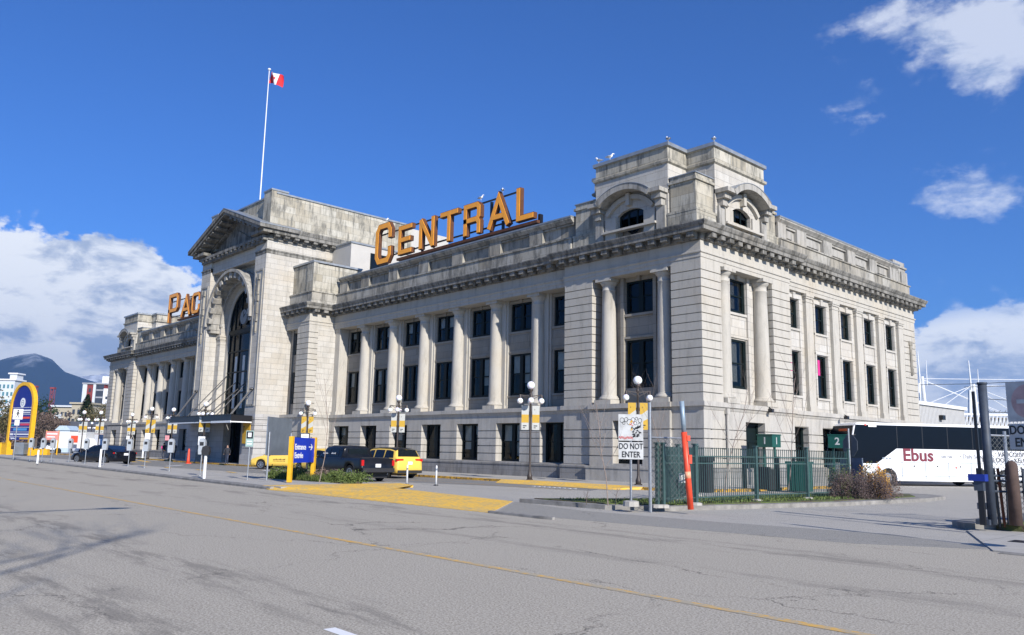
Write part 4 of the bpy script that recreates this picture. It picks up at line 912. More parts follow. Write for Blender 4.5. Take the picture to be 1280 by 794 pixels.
for sd_ in (-.012, .012):
    b = MB(); pts = [flagpt(.5+x*.2, .5+y*.36) for x, y in leaf]; b.add([(p[0]+sd_*.4, p[1]+sd_*1.2, p[2]) for p in pts], [tuple(range(len(pts)))]); b.build('maple_leaf', RED, fl, recalc=False)

# gulls
GULLW = simple('gull_white', (.75, .75, .74), .7, var=.03); GULLG = simple('gull_grey_wing', (.25, .27, .3), .7, var=.05)
def gull(p, lab, rz):
    e = empty('gull', lab, 'gull', p, rz, group='gulls on the roof'); e.scale = (.78,)*3; b = MB(); b.smooth = True
    b.tube([(-.34, 0, .22), (-.2, 0, .24), (0, 0, .27), (.13, 0, .34), (.17, 0, .43), (.2, 0, .5), (.27, 0, .5), (.36, 0, .47)], [.01, .07, .12, .10, .055, .06, .05, .008], 10)
    for s in (-1, 1): b.tube([(0, s*.04, .2), (.01, s*.04, 0)], .012, 5)
    b.build('body', GULLW, e); b = MB()
    for s in (-1, 1): b.tube([(.08, s*.10, .3), (-.1, s*.12, .28), (-.4, s*.04, .24)], [.05, .07, .01], 6)
    b.build('wings', GULLG, e)
gull((-2.55, .75, 19.5), 'gull on the outer corner of the tower roof facing the arch window', 2.6); gull((-.66, 2.6, 19.5), 'gull on the tower roof corner above the side street facade', 2.0)
gull((-6.8, .62, 19.5), 'plump gull near the left end of the tower roof edge', .6); gull((-7.7, .62, 19.5), 'gull at the leftmost end of the tower roof edge', 3.4)
gull((-20.3, 1.75, 20.15), 'gull perched on top of the rooftop letter R', .3); gull((-17.9, 1.75, 20.2), 'gull perched on top of the rooftop letter A', 2.4); gull((-32.9, 1.75, 20.95), 'gull perched on the tall rooftop letter C', 1.2)
WSIGN = simple('worn_white_sign', (.46, .47, .46), .5, var=.22, scale=3.5)
fp.location = (-49.3, -2.2, 24.5); fp.scale = (1, 1, .80)
def gp(px, py, z=0.0):
    v = (_r*((px-640)/1006)+_d*((py-397)/1006)+_f); t = (z-CP.z)/v.z; return CP+v*t
def gd(px, D, z=0.0):
    """ground point under a photo column at depth D"""
    k = (z-CP.z-_r.z*((px-640)/1006*D)-_f.z*D)/(_d.z*D); p = CP+_r*((px-640)/1006*D)+_d*(k*D)+_f*D; return Vector((p.x, p.y, z))
FACE = math.atan2(0.7310, 0.6822)        # turning local x along the street-corner diagonal

# ------------------------------------------------------------ street lamps
GLOBE, gg, gb = newmat('opal_globe'); gb.inputs['Base Color'].default_value = (.85, .86, .87, 1); gb.inputs['Roughness'].default_value = .3; gb.inputs['Subsurface Weight'].default_value = .3
POLE = simple('dark_brown_pole', (.045, .035, .03), .5, var=.2); BANW = simple('banner_white', (.45, .46, .43), .7, var=.05); BANY = simple('banner_yellow', (.50, .31, .03), .7, var=.06)
def make_lamp(arms, banner):
    e = empty('street_lamp', 'x', 'street lamp'); b = MB(); b.smooth = True
    b.lathe(0, 0, [(.14, 0), (.14, .25), (.09, .35), (.065, .5), (.055, 3.0), (.05, 4.6), (.09, 4.65), (.09, 4.75), (.05, 4.85), (.13, 4.95), (.13, 5.02)], 12); b.smooth = False
    b.box(-.17, .17, -.17, .17, 0, .06); b.build('pole', POLE, e)
    for k in range(arms):
        a = 2*PI*k/arms; ca, sa = math.cos(a), math.sin(a); b = MB(); b.bar((0, 0, 4.62), (ca*.62, sa*.62, 4.70), .05); b.bar((0, 0, 4.4), (ca*.5, sa*.5, 4.66), .03)
        b.tube([(ca*.6, sa*.6, 4.72), (ca*.6, sa*.6, 4.52)], [.04, .09], 8); b.build('arm', POLE, e)
        b = MB(); b.smooth = True; b.sphere((ca*.6, sa*.6, 4.36), .165, 16); b.build('globe', GLOBE, e)
    b = MB(); b.smooth = True; b.sphere((0, 0, 5.24), .225, 20); b.build('globe', GLOBE, e)
    if banner:
        for s in (-1, 1):
            x0, x1 = (.1, .50) if s > 0 else (-.50, -.1); b = MB(); b.box(x0, x1, -.012, .012, 2.75, 4.1)
            cols = {'both': (BANW, BANY), 'yellow': (BANY, BANW)}[banner]; bo = b.build('banner', cols[0], e)
            q = MB()
            if banner == 'both': q.box(x0, x1, -.016, .016, 3.15, 3.6)
            else: q.prism([(x0, 3.1), (x1, 3.3), (x1, 3.75), (x0, 3.45)], -.016, .016, lambda x, z, t: (x, t, z))
            q.build('printed_band', cols[1], bo); q = MB(); q.box(x0+.08, x1-.12, -.02, .02, 2.95, 3.0); q.box(x0+.08, x1-.2, -.02, .02, 2.85, 2.89); q.box(x0+.12, x1-.25, -.02, .02, 3.85, 3.9); q.build('printed_words', BLACK, bo)
            q = MB(); q.bar((0, 0, 4.12), (x1 if s > 0 else x0, 0, 4.12), .025); q.bar((0, 0, 2.62), (x1 if s > 0 else x0, 0, 2.62), .025); q.build('banner_rod', POLE, e)
    return e
LG = 'globe street lamps along the station'
lampA = make_lamp(4, 'both'); lampB = make_lamp(2, 'yellow'); lampC = make_lamp(4, None)
spots = [(662, 44.5, 'A', 'globe lamp with white and yellow banners on the kerb left of the corner tower'), (495, 58, 'A', 'globe lamp standing behind the black pickup and the yellow minivan'),
 (381, 67, 'B', 'globe lamp rising just above the blue entrance sign'), (252, 72, 'A', 'globe lamp at the left end of the entrance canopy behind a parking meter'),
 (212, 85, 'A', 'globe lamp in front of the shaded left wing between the orange cone and the walkers'), (184.5, 84, 'B', 'globe lamp with yellow banners in front of the sunlit left wing columns'),
 (161, 102, 'A', 'globe lamp by the far left corner tower just right of the black sedan'), (121, 97, 'A', 'globe lamp beyond the black sedan in front of the red and white tower block'),
 (100, 97, 'A', 'globe lamp beyond the black sedan in front of the dark conifer'), (111.5, 150, 'C', 'smallest and farthest globe lamp between two larger lamps beyond the sedan')]
lampB.location = gd(798, 40.2, .12); lampB.rotation_euler.z = FACE; tag(lampB, 'nearest globe lamp with two yellow banners beside the corner tower', group=LG)
first = {'A': lampA, 'B': None, 'C': lampC}
for px, D, k, lab in spots:
    src = {'A': lampA, 'B': lampB, 'C': lampC}[k]; loc = gd(px, D, .12)
    if first[k] is not None: first[k] = None; src.location = loc; src.rotation_euler.z = FACE; src['label'] = lab; src['group'] = LG
    else: dup(src, loc, FACE, lab)
# white notices on lamps
def plate(px, py, D, w, h, mats, lab, cat='sign', rz=FACE, name='notice_sign', body=None, extra=None):
    p = at(px, py, D); e = empty(name, lab, cat, p, rz); b = MB(); b.box(-w/2, w/2, -.02, .02, -h/2, h/2); b.build('panel', mats, e); return e
for px, py, D, w, h, m, lab in ((252, 551, 71.6, .6, .75, WHITE, 'white notice on the lamp at the left end of the canopy'), (184.5, 545.5, 83.6, .55, .65, WHITE, 'white notice on the lamp before the sunlit left wing'),
      (209, 547.5, 84.6, .42, .5, simple('pink_notice', (.7, .28, .3), .6, var=.2), 'pink and white notice on the lamp before the shaded left wing'), (160, 547, 101.6, .4, .45, WHITE, 'small white notice on the lamp by the far corner tower'), (381, 549, 66.5, .62, .85, WHITE, 'white notice on the lamp above the blue entrance sign')):
    e = plate(px, py, D, w, h, m, lab); b = MB()
    for i in range(3): b.box(-w*.3, w*.3*(1-.3*i), -.026, -.02, h*(.22-.2*i), h*(.22-.2*i)+.03)
    b.build('printed_lines', BOARD, e)

# ------------------------------------------------------------ parking meters
mt = empty('parking_meter', 'x', 'parking meter'); b = MB(); b.tube([(0, 0, 0), (0, 0, 1.15)], .03, 8); b.tube([(0, 0, 0), (0, 0, .03)], .1, 8); b.build('post', STEEL, mt)
METER = simple('pale_grey_meter', (.42, .45, .47), .45, .2, var=.1)
b = MB(); b.smooth = False; b.prism([(-.15, 1.1), (.15, 1.1), (.17, 1.25), (.17, 1.75), (.12, 1.88), (0, 1.93), (-.12, 1.88), (-.17, 1.75), (-.17, 1.25)], -.11, .11, lambda x, z, t: (x, t, z)); b.build('meter_head', METER, mt)
b = MB(); b.box(-.1, .1, -.12, -.105, 1.55, 1.74); b.build('display', PLASTIC, mt)
ml = [(37, 576, 'grey parking meter closest to the tall yellow arched sign'), (52, 577, 'grey parking meter second from the yellow arched sign'), (64, 577, 'grey parking meter at the left of the sedan nose'), (86, 577.5, 'grey parking meter in front of the sedan windscreen'), (106, 579.5, 'grey parking meter in front of the sedan middle'), (129, 581.5, 'grey parking meter beside a white post before the sedan tail'),
      (160, 583, 'grey parking meter just right of the sedan tail'), (180.5, 585, 'grey parking meter below the sunlit left wing columns'), (211.5, 589, 'grey parking meter left of the orange cone'), (250, 595, 'grey parking meter right of the orange cone before the canopy')]
for i, (px, py, lab) in enumerate(ml):
    p = gp(px, py, .12)
    if i == 0: mt.location = p; mt.rotation_euler.z = FACE; mt['label'] = lab; mt['group'] = 'parking meters along the kerb'
    else: dup(mt, p, FACE, lab)
m2 = empty('parking_meter', 'short dark headed parking meter on a white painted post', 'parking meter', gp(255, 598.5, .12), FACE); b = MB(); b.tube([(0, 0, 0), (0, 0, 1.1)], .07, 8); b.build('post', WHITE, m2); b = MB(); b.prism([(-.16, 1.1), (.16, 1.1), (.19, 1.3), (.15, 1.5), (0, 1.56), (-.15, 1.5), (-.19, 1.3)], -.12, .12, lambda x, z, t: (x, t, z)); b.build('meter_head', PLASTIC, m2)
def post(px, py, h, r, mat, name, lab, cat='bollard', z=.12, group=None):
    b = MB(); b.smooth = True; b.lathe(0, 0, [(r*1.3, 0), (r*1.3, .05), (r, .06), (r, h-.04), (r*.6, h)], 12); o = b.build(name, mat, None, loc=gp(px, py, z)); tag(o, lab, cat, group); return o
post(46.5, 579.5, 1.0, .07, WHITE, 'white_post', 'white kerb post right of the yellow arched sign', group='white kerb posts'); post(124.5, 584, 1.2, .07, WHITE, 'white_post', 'white kerb post in front of the black sedan tail', group='white kerb posts')
def delin(px, py, lab):
    e = empty('lane_bollard', lab, 'bollard', gp(px, py, .006), 0, 'thin white lane bollards'); b = MB(); b.smooth = True; b.lathe(0, 0, [(.045, .04), (.04, .9), (.02, .94)], 10); b.build('post', WHITE, e); b = MB(); b.lathe(0, 0, [(.12, 0), (.11, .04), (.05, .05)], 10); b.build('foot', BLACK, e)
    b = MB(); b.lathe(0, 0, [(.047, .7), (.047, .8)], 10); b.build('band', BOARD, e)
delin(508.5, 606, 'thin white lane bollard below the yellow minivan tail'); delin(545, 607, 'thin white lane bollard standing right of the yellow minivan')
post(178, 572.5, 1.1, .09, WHITE, 'white_post', 'pale slim post at the foot of the left wing', 'post')

def cone(px, py, h, lab):
    e = empty('traffic_cone', lab, 'traffic cone', gp(px, py, .006), 0); b = MB(); b.smooth = True; b.lathe(0, 0, [(.16, .06), (.13, .3), (.08, h-.1), (.05, h)], 14); b.smooth = False; b.box(-.22, .22, -.22, .22, 0, .06); b.build('body', ORANGE, e)
    for z in (.55, .85): b = MB(); b.lathe(0, 0, [(.16-.08*z, z), (.15-.08*z, z+.14)], 14); b.build('reflective_band', WHITE, e)
cone(235, 579.5, 1.35, 'tall orange traffic cone with white bands beside the canopy lane')

# ------------------------------------------------------------ signs on the walk
e = empty('entrance_sign', 'blue Entrance Entrée sign between two yellow posts in the planting bed', 'sign', gp(361.5, 603, .14)); pr = gp(390.5, 600.5, .14); dv = pr-e.location; rz = math.atan2(dv.y, dv.x); Lx = dv.length
e.rotation_euler.z = rz
for x in (0, Lx): b = MB(); b.box(x-.09, x+.09, -.09, .09, 0, 2.02); b.build('post', YELL, e)
b = MB(); b.box(.09, Lx-.09, -.05, .05, .85, 1.98); b.build('panel', BLUEP, e)
text('Entrance', .36, WHITE, 'lettering', e, (.28, -.055, 1.55), align='LEFT', bold=.008, sx=.98); text('Entrée', .36, WHITE, 'lettering', e, (.28, -.055, 1.17), align='LEFT', bold=.008)
b = MB(); F2 = lambda x, z, t: (x, t, z); xa = .28+1.62
b.prism([(xa, 1.53), (xa+.32, 1.53), (xa+.32, 1.59), (xa, 1.59)], -.06, -.051, F2); b.prism([(xa+.18, 1.70), (xa+.36, 1.56), (xa+.18, 1.42), (xa+.26, 1.42), (xa+.44, 1.56), (xa+.26, 1.70)], -.062, -.051, F2); b.build('arrow', WHITE, e)
e = empty('blank_sign_board', 'large blank grey metal sign back on two steel posts beside the taxi', 'sign', gp(333, 600.5, .12)); q = gp(361.5, 598, .12); dv = q-e.location; e.rotation_euler.z = math.atan2(dv.y, dv.x)
for x in (.02, dv.length-.1): b = MB(); b.tube([(x, 0, 0), (x, 0, 2.25)], .045, 8); b.build('post', STEEL, e)
b = MB(); b.box(-.12, 3.05, .06, .10, 1.15, 2.98); b.build('panel', BOARD, e)
e = empty('permit_sign', 'small white and green parking notice on a slim steel post before the canopy', 'sign', gp(309, 600, .12), FACE); b = MB(); b.tube([(0, 0, 0), (0, 0, 1.6)], .03, 8); b.build('post', STEEL, e)
b = MB(); b.box(-.18, .18, -.06, -.03, 1.55, 2.3); b.build('panel', simple('pale_green_sign', (.30, .42, .38), .5, var=.05), e); b = MB(); b.box(-.15, .15, -.075, -.06, 1.93, 2.26); b.build('panel_face', BLACK, e); b = MB(); b.box(-.08, .08, -.085, -.075, 2.0, 2.2); b.box(-.12, .12, -.066, -.06, 1.65, 1.7); b.box(-.12, .12, -.066, -.06, 1.78, 1.82); b.build('printed_square', WHITE, e)

# DO NOT ENTER signs
def noentry(loc, rz, lab, faded, pole=True):
    e = empty('do_not_enter_sign', lab, 'sign', loc, rz, None)
    if pole and not faded: e.scale.x = .85
    if pole: b = MB(); b.tube([(0, .05, 0), (0, .05, 2.65)], .045, 8); b.build('post', STEEL, e); b = MB(); b.lathe(0, .05, [(.28, 0), (.27, .14), (.2, .16)], 10); b.build('footing', WALK, e)
    b = MB(); b.box(-.43, .43, -.02, 0, 1.90, 2.68); top = b.build('panel', WSIGN, e); b = MB(); b.box(-.43, .43, -.024, -.004, 1.36, 1.86); low = b.build('panel', WSIGN, e)
    text('DO NOT', .24, BLACK, 'lettering', low, (0, -.028, 1.73), sx=.86, bold=.004); text('ENTER', .24, BLACK, 'lettering', low, (0, -.028, 1.49), sx=.9, bold=.004)
    if faded:
        b = MB(); n = 36; b.prism([(.33*math.cos(2*PI*i/n), 2.29+.33*math.sin(2*PI*i/n)) for i in range(n)], -.026, -.021, F2); b.build('faded_disc', simple('faded_red', (.44, .31, .30), .7, var=.25, scale=3), top)
        b = MB(); b.box(-.22, .22, -.031, -.027, 2.25, 2.33); b.build('bar', WSIGN, top)
    else:
        rr = random.Random(3)
        b = MB()
        for cx, cz, r in ((-.3, 2.5, .08), (-.16, 2.52, .07), (-.05, 2.45, .09), (.08, 2.52, .07), (.2, 2.55, .05), (.32, 2.5, .07), (.3, 2.37, .06), (-.24, 2.42, .05), (.16, 2.42, .06)): archring(b, cx, cz, r-.012, r, -.026, -.021, 0, 2*PI, 14)
        for i in range(26):
            x, z = rr.uniform(.02, .34), rr.uniform(2.02, 2.32); b.obox((x, -.024, z), (rr.uniform(.01, .05), 0, rr.uniform(-.03, .04)), (0, .003, 0), (-.01, 0, .016))
        b.build('black_scrawl', BLACK, top)
        b = MB()
        for i in range(16): x = -.4+.03*i; b.obox((x, -.025, 1.98+rr.uniform(-.01, .02)), (.012*rr.choice((-1, 1)), 0, .035), (0, .003, 0), (.007, 0, 0))
        for i in range(8): a = rr.random()*6.28; b.obox((.05+.05*math.cos(a), -.026, 2.42+.07*math.sin(a)), (.03, 0, .01), (0, .003, 0), (0, 0, .008))
        b.build('red_scrawl', simple('red_marker', (.5, .02, .02), .6, var=0), top)
        b = MB()
        for i in range(7): a = rr.random()*6.28; b.obox((.02+.06*math.cos(a), -.0265, 2.35+.12*math.sin(a)), (.012, 0, .03), (0, .003, 0), (.008, 0, 0))
        b.build('yellow_scrawl', YELL, top)
    return e
noentry(gp(789, 633, .16), math.radians(43), 'graffiti covered DO NOT ENTER sign on a steel post beside the green fence', False)
pz = at(1287, 519, 15.6); noentry((pz.x, pz.y, pz.z-2.02), math.radians(-20), 'faded DO NOT ENTER sign cut off by the right edge of the photo', True, True)

# ------------------------------------------------------------ green fence on the island
def fence(pts, lab, h=1.5, post_h=1.85, pitch=.125):
    e = empty('picket_fence', lab, 'fence', (*pts[0], .14)); o = Vector((pts[0][0], pts[0][1]))
    for i in range(len(pts)):
        p = Vector(pts[i])-o; b = MB(); b.box(p.x-.05, p.x+.05, p.y-.05, p.y+.05, 0, post_h); b.prism([(p.x-.08, p.y-.08), (p.x+.08, p.y-.08), (p.x+.08, p.y+.08), (p.x-.08, p.y+.08)], post_h, post_h+.04); b.build('post', GREENP, e)
        b = MB(); b.lathe(p.x, p.y, [(.2, -.02), (.19, .06), (.12, .08)], 8); b.build('footing', WALK, e)
    for i in range(len(pts)-1):
        a, c = Vector(pts[i])-o, Vector(pts[i+1])-o; d = (c-a); L = d.length; d /= L; b = MB(); n = int(L/pitch)
        for z in (.22, 1.28, 1.5): b.bar((a.x, a.y, z), (c.x, c.y, z), .035)
        for j in range(1, n):
            q = a+d*(j*L/n); b.box(q.x-.009, q.x+.009, q.y-.009, q.y+.009, .1, 1.78)
        b.build('railing', GREENP, e)
    return e
G0 = gp(822, 633, .16); P1 = gp(870, 630.5, .16); P2 = gp(946, 626, .16); P3 = gp(1010, 623.5, .16); P4 = gp(1062, 621, .16)
fence([(G0.x, G0.y), (P1.x, P1.y), (P2.x, P2.y), (P3.x, P3.y), (P4.x, P4.y)], 'green picket fence along the planted island in front of the side facade')
fence([(G0.x+.1, G0.y+.15), (G0.x-1.6, G0.y+3.3), (G0.x-3.1, G0.y+6.6)], 'green picket fence running back from the steel post towards the station corner')
b = MB()   # low rail box line behind
# chain link piece + tall post + orange pole
def mesh_panel(a, c, z0, z1, mat, name, parent=None, step=.09):
    a, c = Vector(a), Vector(c); d = c-a; L = d.length; d /= L; b = MB(); H = z1-z0; r = .004
    k = -H
    while k < L:
        for sgn in (1, -1):
            s0, s1 = max(k, 0), min(k+H, L)
            if s1 > s0+.02:
                za, zb = (s0-k, s1-k) if sgn > 0 else (H-(s0-k), H-(s1-k))
                p, q = a+d*s0, a+d*s1; b.bar((p.x, p.y, z0+za), (q.x, q.y, z0+zb), .007)
        k += step*1.4
    return b.build(name, mat, parent)
tp = gp(813, 633.5, .16); e = empty('chain_link_fence', 'short chain link panel hung on a tall steel post left of the orange pole', 'fence', (0, 0, 0)); b = MB(); b.tube([(tp.x, tp.y, 0), (tp.x, tp.y, 3.2)], .05, 8); b.build('post', STEEL, e)
q = gp(860, 632.5, .16); mesh_panel((tp.x, tp.y), (q.x, q.y), .3, 2.15, WIRE, 'wire_mesh', e, .12); b = MB(); b.tube([(tp.x, tp.y, 2.17), (q.x, q.y, 2.17)], .025, 6); b.build('top_rail', STEEL, e)
p = gp(863.5, 637, .13); e = empty('marker_pole', 'leaning orange red steel pole with a bare blue grey top by the fence', 'pole', p, FACE); b = MB(); b.smooth = True; b.tube([(0, 0, 0), (-.16, 0, 2.2)], .088, 12); b.build('painted_pole', ORANGE, e); b = MB(); b.smooth = True; b.tube([(-.16, 0, 2.2), (-.21, 0, 3.1)], .07, 12); b.build('bare_top', simple('blue_grey_steel', (.28, .36, .42), .5, .3, var=.15), e)
b = MB(); b.box(-.05, .04, -.1, .05, 1.3, 1.55); b.box(-.09, -.0, -.1, .05, 1.95, 2.1); b.build('hinge', ORANGE, e); b = MB(); b.smooth = True; b.tube([(-.064, 0, .88), (-.078, 0, 1.07)], .091, 12); b.build('faded_band', simple('faded_orange', (.8, .35, .2), .5, var=.1), e)
b = MB(); b.box(-.18, .18, -.03, 0, 0, .3); o = b.build('small_plate', WSIGN, None, loc=(*gp(852, 607, .16).xy, .85)); o.location = at(855.5, 603.5, 26.6); o.rotation_euler.z = FACE; tag(o, 'tiny pale plate on the fence just left of the orange pole', 'sign')

# bus bay sign boxes, black posts, green bins
def bay(loc, rz, num, lab, w=.88):
    e = empty('bay_sign', lab, 'sign', loc, rz)
    for x in (-w*.35, w*.35): b = MB(); b.box(x-.05, x+.05, -.05, .05, 0, 2.1); b.build('post', GREENB, e)
    b = MB(); b.box(-w/2, w/2, -w/2, w/2, 2.02, 2.66); b.box(-w/2-.03, w/2+.03, -w/2-.03, w/2+.03, 2.64, 2.7); b.build('box', GREENB, e)
    text(num, .5, WSIGN, 'number', e, (0, -w/2-.004, 2.34), bold=.01); text(num, .5, WSIGN, 'number', e, (w/2+.004, 0, 2.34), rot=(R(90), 0, R(90)), bold=.01)
    return e
p = gd(963, 42.5, .12); bay(p, 0, '1', 'green bus bay box number 1 on posts by the side door'); p = gd(1052, 40.5, .12); bay(p, R(12), '2', 'green bus bay box number 2 by the front of the white coach')
for px, D, lab in ((931, 38.5, 'black square post behind the fence nearest the corner'), (973, 39.5, 'black square post behind the fence below bay sign 1'), (993, 39.5, 'black square post behind the fence next to the green bin')):
    b = MB(); b.box(-.08, .08, -.08, .08, 0, 1.6); b.box(-.1, .1, -.1, .1, 1.6, 1.66); o = b.build('black_post', BLACK, None, loc=gd(px, D, .0)); tag(o, lab, 'post', 'black posts behind the fence')
b = MB()
for i in range(5): b.box(-.45+.2*i, -.31+.2*i, -.42, .42, .1, 1.35)
b.box(-.48, .52, -.38, .38, .05, 1.3); b.box(-.5, .54, -.44, .44, 1.35, 1.45); o = b.build('litter_bin', GREENB, None, loc=gd(1000, 38.2, .0), rotz=R(10)); tag(o, 'slatted dark green litter bin behind the fence', 'bin')
b = MB(); b.box(-.35, .35, -.3, .3, 0, 1.4); b.box(-.4, .4, -.35, .35, 1.4, 1.62); o = b.build('cabinet', PLASTIC, None, loc=gd(880, 36.5, .0), rotz=R(5)); tag(o, 'dark cabinet at the station corner behind the fence', 'cabinet')
b = MB(); b.box(-.35, .35, -.3, .3, 0, .95); b.box(-.35, .35, -.3, -.2, .95, 1.05); o = b.build('utility_box', PLASTIC, None, loc=gd(958, 38, .12)); tag(o, 'low dark utility box behind the fence under bay sign 1', 'box')
# yield sign seen from behind, and grey box board
e = empty('road_sign', 'round sign seen from behind on a steel post before the coach nose', 'sign', gd(1064.5, 33, .12), math.radians(-20)); b = MB(); b.tube([(0, 0, 0), (0, 0, 2.75)], .035, 8); b.build('post', STEEL, e)
b = MB(); b.prism([(.42*math.cos(2*PI*(i+.5)/8), 2.05+.42*1.15*math.sin(2*PI*(i+.5)/8)) for i in range(8)], .05, .07, F2); b.build('disc', simple('sign_back_dark', (.10, .11, .12), .5, .4, var=.1), e); b = MB(); b.box(-.62, .58, .06, .12, .55, 1.55); b.build('lower_board', simple('board_slate', (.09, .115, .16), .6, var=.1), e)

# ------------------------------------------------------------ gate posts at the right edge
GP = simple('slate_blue_post', (.045, .058, .08), .6, .1, var=.25)
e = empty('gate_post', 'thick dark blue grey gate post standing taller than the coach at right', 'post', gp(1241, 656, .17)); b = MB(); b.smooth = True; b.tube([(0, 0, 0), (0, 0, 3.35)], .10, 16); b.build('post', GP, e)
b = MB(); b.smooth = True; b.tube([(0, 0, 3.35), (0, 0, 3.4)], .115, 16); b.build('cap', GP, e); b = MB(); b.box(-.28, -.08, -.1, .1, .35, .5); b.box(-.3, 0, -.22, .1, .0, .12); b.build('hinge', GP, e)
e = empty('metal_gate', 'slim black gate upright with a blue latch box beside the thick post', 'gate', gp(1230.5, 656.5, .2), 0); b = MB(); b.bar((0, 0, 0), (-.03, 0, 3.1), .06); b.bar((-.02, 0, 0), (-.02, 0, 1.3), .12, .1); b.build('upright', BLACK, e); b = MB(); b.box(-.24, .12, -.12, .12, 1.0, 1.16); b.build('latch_box', simple('royal_blue', (.01, .03, .25), .4, var=.1), e); b = MB(); b.box(-.14, .06, -.08, .08, .78, 1.0); b.build('bracket', GP, e)
e = empty('wood_bollard', 'stout weathered brown post with a rounded top at right', 'post', gp(1270.5, 657, .17)); b = MB(); b.smooth = True; b.lathe(0, 0, [(.145, 0), (.13, 1.38), (.115, 1.45), (.07, 1.5), (.01, 1.52)], 16); b.build('post', simple('red_brown_wood', (.085, .055, .045), .85, var=.3, scale=4, bmp=.4), e)
e = empty('wheelie_bin', 'black wheelie bin behind the brown post at the right edge', 'bin', gp(1262, 652, .17)+Vector((.55, .9, 0)), .4); b = MB(); b.prism([(-.28, -.3), (.28, -.3), (.28, .3), (-.28, .3)], .08, .95); b.prism([(-.33, -.35), (.33, -.35), (.33, .35), (-.33, .35)], .95, 1.05); b.build('body', PLASTIC, e)
for s in (-1, 1): b = MB(); b.tube([(s*.28-.03, .3, .1), (s*.28+.03, .3, .1)], .1, 10); b.build('wheel', TIRE, e)
e = empty('gate_rails', 'dark rails and rusty rods between the gate post and the brown post', 'gate', (0, 0, 0)); a0 = gp(1244, 656, .17); a1 = gp(1290, 655, .17)
for z in (1.32, 1.2, .95): b = MB(); b.tube([(a0.x, a0.y, z), (a1.x, a1.y, z-.02)], .03, 6); b.build('rail', GP, e)
for px, dx, m in ((1250, .05, BLACK), (1256, .06, simple('rust_brown', (.22, .07, .03), .8, var=.3)), (1261, -.04, GP), (1284, .0, GP)):
    q = gp(px, 655.5, .17); b = MB(); b.tube([(q.x, q.y, 0.1), (q.x-dx, q.y, 1.5)], .035, 6); b.build('rod', m, e)
e = empty('chain_link_fence', 'chain link fence with barbed wire between the gate post and the right edge', 'fence', (0, 0, 0)); a0 = gp(1246, 650, .17); a1 = gp(1300, 648, .17)
mesh_panel((a0.x, a0.y), (a1.x+.6, a1.y), .3, 2.3, WIRE, 'wire_mesh', e, .1); p = gp(1264, 650, .17); b = MB(); b.tube([(p.x, p.y, .1), (p.x, p.y, 2.45)], .045, 8); b.build('post', STEEL, e); b = MB(); b.tube([(a0.x, a0.y, 2.33), (a1.x+.6, a1.y, 2.3)], .03, 6); b.build('top_rail', STEEL, e)
b = MB(); b.tube([(a0.x-.2, a0.y, 2.95), (a1.x+.6, a1.y, 2.95)], .012, 5); b.tube([(a0.x-.2, a0.y, 3.3), (a1.x+.6, a1.y, 3.25)], .01, 5)
for i in range(14): x = a0.x+.13*i; b.bar((x, a0.y-.03, 2.92), (x+.02, a0.y+.03, 2.98), .008)
b.build('barbed_wire', GP, e)
